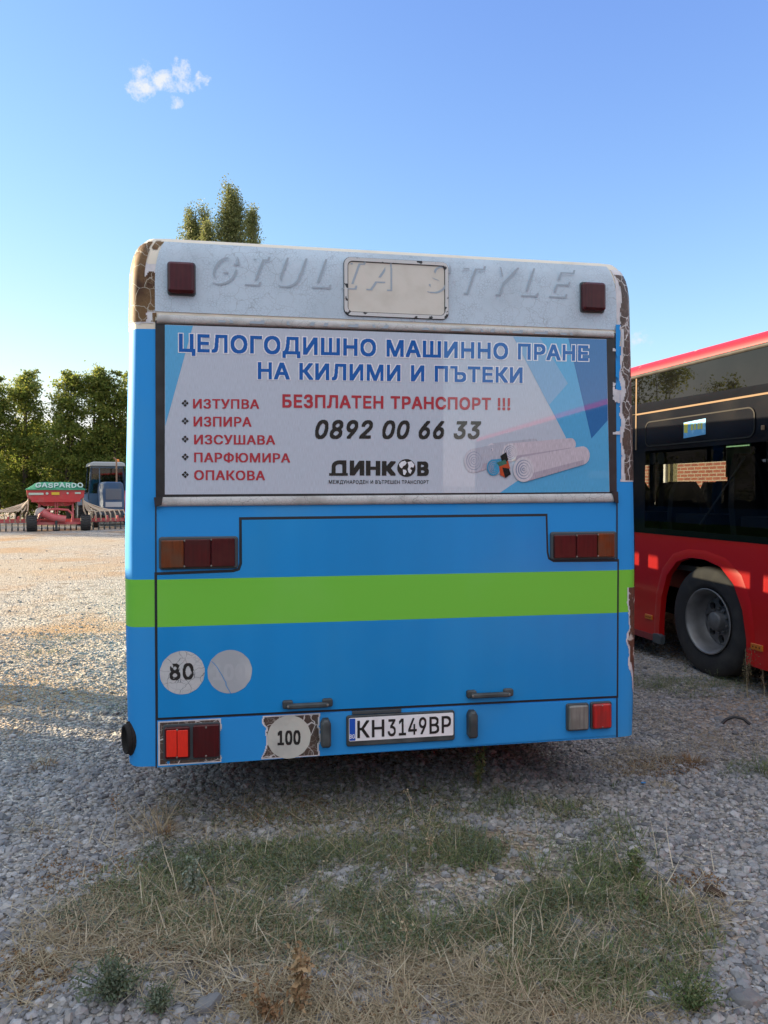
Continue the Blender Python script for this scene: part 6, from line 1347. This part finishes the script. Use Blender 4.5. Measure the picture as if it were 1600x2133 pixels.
for sg in (-1, 1):
    for k in range(9):
        xe = sg * (1.05 + k * .19); zt_ = zz(1038 + k * .8); pts = []
        x_s = sg * (hwd * .93)
        sag = (.05 + .10 * rh.random())
        for i in range(9):
            t = i / 8; z = zt_ * (1 - t) ** 1.3 + (zz(1066) + .05 * rh.random()) * (1 - (1 - t) ** 1.3) ; pts.append((x_s + (xe - x_s) * t, -.35 + .04 * k, z - sag * math.sin(math.pi * t)))
        pts += [(xe + sg * .05, -.30, zz(1072)), (xe + sg * .06, -.2, zz(1086))]
        t = MB(); t.tube(pts, .030, 7); t.build('hose', hose, sd_)
for x in (-.88, 1.08):
    t = MB(); fx = lambda a, b, d, x=x: (x + d, a - .55, .31 + b)
    t.lathe([(.14, -.18), (.28, -.19), (.31, -.15), (.31, .15), (.28, .19), (.14, .18)], fx, 28)
    for k in range(20):
        a0 = 2 * math.pi * k / 20
        for s_ in (-1, 1):
            c, s2 = math.cos(a0), math.sin(a0); c2, s3 = math.cos(a0 + .16), math.sin(a0 + .16)
            t.add([fx(.305 * c, .305 * s2, s_ * .17), fx(.305 * c2, .305 * s3, 0), fx(.335 * c2, .335 * s3, 0), fx(.335 * c, .335 * s2, s_ * .17), fx(.305 * math.cos(a0 + .07), .305 * math.sin(a0 + .07), s_ * .17), fx(.305 * math.cos(a0 + .23), .305 * math.sin(a0 + .23), 0), fx(.335 * math.cos(a0 + .23), .335 * math.sin(a0 + .23), 0), fx(.335 * math.cos(a0 + .07), .335 * math.sin(a0 + .07), s_ * .17)], [(3, 2, 6, 7), (0, 1, 2, 3), (4, 5, 6, 7), (0, 3, 7, 4)])
    o = t.build('wheel', M['tyre'], sd_); r_ = MB(); r_.lathe([(.15, -.15), (.001, -.10)], fx, 24); r_.build('rim', dr, o)

# ================================================================== TRACTOR
TD = 33.0; K2 = TD / FPX
tx = (231 - 800) * K2
tr = empty('tractor', (tx, TD, 0), R(27), label='old blue tractor with glazed cab and exhaust stack parked behind the seed drill', cat='tractor')
tb = mat('tractor_blue_paint', (.025, .075, .17), .5, dirt=((.08, .11, .15), 3, .45, .8)); tb2 = mat('faded_tractor_blue', (.05, .11, .19), .55, dirt=((.13, .15, .17), 3, .45, .8)); tgr = mat('tractor_grille', (.13, .15, .19), .5)
za = lambda py: max(0, (1103 - py) * K2)
b = MB()   # bonnet, facing the camera
b.prism([(-.42, za(1078)), (.42, za(1078)), (.44, za(1030)), (.40, za(1014)), (.30, za(1010)), (-.30, za(1010)), (-.40, za(1014)), (-.44, za(1030))], fz, 1.3, -1.0, bevel=.05); bn = b.build('bonnet', tb, tr)
g_ = MB(); g_.box(-.32, .32, -1.012, -1.002, za(1046), za(1024))
for k in range(7): z = za(1046) + (za(1024) - za(1046)) * (k + .5) / 7; g_.box(-.33, .33, -1.03, -1.012, z - .012, z + .012)
g_.build('grille', tgr, bn)
hl = MB(); hl.box(-.34, .34, -1.02, -1.004, za(1061), za(1051)); hl.build('headlight', mat('headlight_glass', (.42, .45, .48), .3), bn)
c_ = MB()
cw0, cw1 = .86, .72; zb_, zt2 = za(1055), za(976)
for sg in (-1, 1):
    for y in (1.15, 2.65): c_.prism([(sg * cw0, zb_), (sg * (cw0 - .11), zb_), (sg * (cw1 - .09), zt2), (sg * cw1, zt2)], fz, y, y + .10)
    c_.prism([(sg * cw0, zb_ - .3), (sg * (cw0 - .05), zb_ - .3), (sg * (cw0 - .05), za(1045)), (sg * (cw0 - .01), za(1045))], fz, 1.25, 2.65)
c_.box(-.80, .80, 1.15, 1.22, za(1062), za(1034)); c_.box(-.70, .70, 1.15, 1.22, za(980), za(974)); c_.box(-.06 - .30, -.02 - .30, 1.16, 1.2, za(1034), za(980))
cab = c_.build('cab', tb2, tr)
gl = MB(); gl.add([(-.78, 1.19, za(1034)), (.78, 1.19, za(1034)), (.66, 1.19, za(980)), (-.66, 1.19, za(980))], [(0, 1, 2, 3)]); gl.add([(-.78, 2.7, za(1034)), (.78, 2.7, za(1034)), (.66, 2.7, za(980)), (-.66, 2.7, za(980))], [(0, 1, 2, 3)])
for sg in (-1, 1): gl.add([(sg * .83, 1.25, za(1045)), (sg * .83, 2.65, za(1045)), (sg * .70, 2.65, za(977)), (sg * .70, 1.25, za(977))], [(0, 1, 2, 3)])
gl.build('cab_glass', glass('cab_glass', (.35, .42, .45)), cab)
sw = MB(); sw.lathe([(.20, 0), (.215, .015), (.20, .03)], lambda a, b, d: (a, 1.5 + b * .6 + d, za(1040) + b * .8), 20); sw.box(-.25, .25, 2.0, 2.1, za(1055), za(1015)); sw.build('seat_and_wheel', M['gap'], cab)
rf = MB(); rf.prism([(-.78, za(976)), (.78, za(976)), (.74, za(969)), (.60, za(966.5)), (-.60, za(966.5)), (-.74, za(969))], fz, 2.85, 1.0, bevel=.04); rf.build('cab_roof', mat('pale_cab_roof', (.34, .36, .37), .5), cab)
es = MB(); es.tube([(.28, .2, za(1012)), (.28, .2, za(966)), (.24, .2, za(961)), (.16, .2, za(959))], .035, 10); es.build('exhaust_stack', mat('rusty_steel', (.24, .14, .09), .6), bn)
bc = MB(); bc.lathe([(.001, .16), (.06, .15), (.075, .10), (.075, 0), (.001, 0)], lambda a, b, d: (.50 + a, 1.5 + b, za(967) + d), 16); bc.build('beacon', mat('orange_beacon', (.75, .22, .03), .3), cab)
for sg in (-1, 1):
    fd = MB(); fd.prism([(1.05, za(1058)), (1.25, za(1040)), (1.7, za(1032)), (2.4, za(1034)), (2.8, za(1052)), (2.75, za(1054)), (2.35, za(1037)), (1.7, za(1035)), (1.28, za(1043)), (1.1, za(1060))], lambda a, c, d: (sg * d, a, c), .82, 1.28); fd.build('mudguard', tb2, tr)
    t = MB(); fx = lambda a, b, d, sg=sg: (sg * (1.05 + d), 1.95 + a, .78 + b)
    t.lathe([(.42, -.2), (.74, -.22), (.78, -.17), (.78, .17), (.74, .22), (.42, .2)], fx, 40)
    for k in range(22):
        a0 = 2 * math.pi * k / 22
        for s_ in (-1, 1): t.add([fx(.775 * math.cos(a0), .775 * math.sin(a0), s_ * .2), fx(.775 * math.cos(a0 + .12), .775 * math.sin(a0 + .12), 0), fx(.83 * math.cos(a0 + .14), .83 * math.sin(a0 + .14), 0), fx(.83 * math.cos(a0 + .03), .83 * math.sin(a0 + .03), s_ * .2), fx(.775 * math.cos(a0 + .07), .775 * math.sin(a0 + .07), s_ * .2), fx(.775 * math.cos(a0 + .19), .775 * math.sin(a0 + .19), 0)], [(0, 1, 2, 3), (3, 2, 5, 4)])
    o = t.build('rear_wheel', M['tyre'], tr); r_ = MB(); r_.lathe([(.43, .18), (.40, .10), (.20, .06), (.001, .06)], fx, 30); r_.build('rim', mat('rim_grey_white', (.4, .4, .38), .5) if 'rim_grey_white' not in bpy.data.materials else bpy.data.materials['rim_grey_white'], o)
    t = MB(); fx = lambda a, b, d, sg=sg: (sg * (.72 + d), -.55 + a, .40 + b); t.lathe([(.2, -.12), (.37, -.13), (.40, -.09), (.40, .09), (.37, .13), (.2, .12)], fx, 30); o = t.build('front_wheel', M['tyre'], tr); r_ = MB(); r_.lathe([(.21, .1), (.001, .06)], fx, 24); r_.build('rim', bpy.data.materials['rim_grey_white'], o)
ch = MB(); ch.box(-.28, .28, -.85, 2.6, .42, .85); ch.box(-.75, .75, -.62, -.48, .38, .50); ch.box(-.35, .35, -1.12, -.90, za(1085), za(1068)); ch.build('chassis', M['rubber_worn'], tr)

# ================================================================== TREES
leaf_a = mat('leaf_green', (.10, .15, .034), .6, spec=.3, island=((.14, .20, .042), (.21, .255, .052), (.29, .29, .065), (.08, .12, .034)), translucent=.58)
leaf_p = mat('poplar_leaf', (.12, .15, .052), .5, spec=.4, island=((.17, .20, .07), (.24, .25, .10), (.10, .125, .05)), translucent=.45)
bark = mat('bark', (.07, .055, .042), .95, bump=(12, .8, .03))
def tree(x, y, h, rw, label, n, ls, seed, group, low=.4):
    rg = np.random.default_rng(seed); o = empty('tree', (x, y, 0), label=label, cat='tree', group=group)
    tk = MB(); tips = []
    top = h * .93
    for st_i in range(3):
        a = rg.uniform(0, 6.28); d = rg.uniform(.1, .45) * rw; p = [(math.cos(a) * d * t ** 1.2 + rg.normal(0, .05), math.sin(a) * d * t ** 1.2 + rg.normal(0, .05), top * t * rg.uniform(.93, 1.0)) for t in np.linspace(0, 1, 7)]
        p[0] = (math.cos(a) * .12, math.sin(a) * .12, -.05); tk.tube(p, .10, 7, r2=.015, cap=False)
        for k in range(11):
            t = rg.uniform(low * .25, 1); i = min(int(t * 6), 5); q = Vector(p[i]).lerp(Vector(p[i + 1]), t * 6 - i); a2 = rg.uniform(0, 6.28); hf = q.z / h
            env = rw * (1.0 - .80 * hf ** 2.0) * (.75 + .25 * min(1, hf * 4)); L = env * rg.uniform(.55, 1.05)
            e = q + Vector((math.cos(a2) * L * .85, math.sin(a2) * L * .85, L * rg.uniform(.15, .65))); e.z = min(e.z, h * rg.uniform(.92, 1.03)); m_ = q.lerp(e, .5) + Vector((0, 0, .1))
            tk.tube([q, m_, e], .03, 5, r2=.006, cap=False); tips += [(m_, .40 * rw), (e, .34 * rw)]
        tips.append((Vector(p[-1]), .30 * rw)); tips.append((Vector(p[-1]) + Vector((rg.normal(0, .2), rg.normal(0, .2), .35)), .16 * rw))
    tk.build('trunk', bark, o)
    w = rg.uniform(.35, 1.0, len(tips)); w /= w.sum(); cnt = (w * n).astype(int); L = []
    for (c, r_), k in zip(tips, cnt):
        nsub = 4
        for s_ in range(nsub):
            cc = np.array(c) + rg.normal(0, r_ * .45, 3) * np.array([1, 1, .8]); L.append(cc + rg.normal(0, r_ * .36, (k // nsub, 3)) * np.array([1, 1, .75]))
    L = np.concatenate(L); L[:, 2] = np.maximum(L[:, 2], .15)
    v, f = leaf_quads(L, rg.uniform(*ls, len(L)), rg, up=.1, asp=.5); np_mesh('crown', v, f, leaf_a, parent=o)
    return o
TG = 'trees behind the seed drill'
for (px, dep, top, rw, lab, sd, n) in ((-2, 37, 790, 1.6, 'bushy green tree at the left edge behind the drill toolbar', 1, 8500), (50, 38, 766, 1.45, 'green tree behind the left hoses of the seed drill', 2, 8500), (138, 37, 770, 1.5, 'green tree straight behind the green tarpaulin', 3, 8500),
                                  (200, 37.5, 756, 1.25, 'tallest tree with a thin top sprig left of the tractor cab', 4, 7500), (243, 38, 772, 1.4, 'yellow-green tree behind the tractor cab', 5, 8500), (300, 38, 775, 1.8, 'tree beyond the tractor, hidden behind the blue bus', 6, 3000)):
    tree((px - 800) / FPX * dep, dep, CAM_H + (1020 - top) / FPX * dep, rw, lab, int(n * 1.45), (.10, .20), sd, TG)
for k, (x, y, h, lab) in enumerate(((-22.5, 37.5, 7.2, 'tree just outside the left edge of the row'), (-26.5, 38.5, 7.8, 'second tree outside the left edge of the row'), (-31, 37, 10.5, 'third tree outside the left edge of the row'), (-35.5, 38, 11.5, 'fourth tree outside the left edge of the row'), (-40, 36, 10.0, 'last tree at the far left end of the row'))):
    tree(x, y, h, 2.4, lab, 3500, (.16, .28), 40 + k, TG)
for k, px in enumerate((-40, 38, 92, 160, 215, 268)):
    dep = 40.5; tree((px - 800) / FPX * dep, dep, 4.2 + .5 * (k % 3), 2.0, ('low shrub tree filling the back of the row at the left edge', 'low shrub tree filling the back of the row behind the left hoses', 'low shrub tree filling the back of the row behind the hopper', 'low shrub tree filling the back of the row behind the right hoses', 'low shrub tree filling the back of the row behind the tractor bonnet', 'low shrub tree filling the back of the row beside the blue bus')[k], 9000, (.14, .26), 60 + k, TG, .1)
def poplar(px, top, dep, halfw, label, seed, lean=0.0, n=9000, tips_=((0, 1.0),)):
    rg = np.random.default_rng(seed); x = (px - 800) / FPX * dep; h = CAM_H + (1020 - top) / FPX * dep
    o = empty('poplar_tree', (x, dep, 0), label=label, cat='tree', group='poplars behind the bus')
    tk = MB(); tk.tube([(0, 0, -.1), (.05, 0, h * .4), (lean * .3, 0, h * .75), (lean, 0, h * .98)], .38, 9, r2=.03); L = []
    for k in range(230):
        z = h * (1 - .62 * rg.random() ** 1.5) * .97; off, fh = tips_[rg.integers(0, len(tips_))]; z *= fh
        a = rg.uniform(0, 6.28); f = (h * fh - z) / (h * .62); rad = 1.45 * halfw * (min(1, f * 2.4) ** .66) * rg.uniform(.45, 1.0)
        s0 = np.array([lean * (z / h) ** 3 + off, 0, z - rad * 1.3]); e = s0 + np.array([math.cos(a) * rad + lean * .22 * rg.random(), math.sin(a) * rad, rad * 1.3 + rg.uniform(.0, .8)])
        tk.tube([s0, s0 * .5 + e * .5 + np.array([0, 0, -.1]), e], .03, 4, r2=.006, cap=False)
        for t in np.linspace(.35, 1.05, 5): L.append(s0 * (1 - t) + e * t + rg.normal(0, (.27 + .18 * (1 - t)) * (.45 + .55 * min(1, f * 5)), (n // 620, 3)) * np.array([.9, .9, 2.2]))
    tk.build('trunk', bark, o); L = np.concatenate(L); v, f = leaf_quads(L, rg.uniform(.10, .19, len(L)), rg, up=.05, asp=.7); np_mesh('crown', v, f, leaf_p, parent=o); return o
poplar(412, 436, 60, 1.20, 'poplar with two narrow tips showing over the bus roof', 1, 0, 15000, ((-.45, .985), (.75, 1.0), (0, .93), (.15, .93)))
poplar(436, 474, 58, .8, 'small yellow-green poplar between the two taller ones', 2, 0, 5000)
poplar(468, 394, 60, 1.75, 'tallest poplar bent by the wind above the bus roof', 3, .5, 22000, ((0, 1.0), (.35, .965), (.5, .94), (.2, .95)))
poplar(516, 445, 61, .85, 'slim darker poplar at the right of the group', 4, .5, 6500)

# ================================================================== what the advert window mirrors: another red bus and an added shed behind the viewer
def copy_tree(o, parent=None):
    c = o.copy(); C.objects.link(c)
    if parent: c.parent = parent
    for ch in list(o.children): copy_tree(ch, c)
    return c
rb2 = copy_tree(rb); rb2.location = RED_LOC - _rv * 13.6 + _ru * .2; rb2['label'] = 'second red bus standing behind the first, mirrored in the advert window'
sh = empty('shed', (-12, -20, 0), R(-4), label='long grey shed added unseen behind the viewer to darken the advert window reflection', cat='shed')  # unseen backdrop, put in so the window reflects an even dark tone
b = MB(); b.box(-26, 24, -8, 0, 0, 8.2); b.build('wall', mat('grey_shed_cladding', (.10, .10, .10), .8, weave=(4, .12)), sh)
b = MB(); b.prism([(-8.5, 8.21), (.5, 8.21), (.5, 8.35), (-4, 9.6), (-8.5, 8.35)], lambda a, c, d: (d, a, c), -26.5, 24.5); b.prism([(-8.5, 8.21), (.5, 8.21), (.5, 8.35), (-4, 9.6), (-8.5, 8.35)], lambda a, c, d: (d, a, c), 24.4, -26.5); b.build('roof', mat('shed_roof', (.14, .13, .12), .7), sh)
for x in (-16, -4, 9):
    d_ = MB(); d_.box(x - 2, x + 2, .003, .06, 0, 4.4); d_.build('door', mat('shed_door', (.06, .075, .07), .7) if 'shed_door' not in bpy.data.materials else bpy.data.materials['shed_door'], sh)
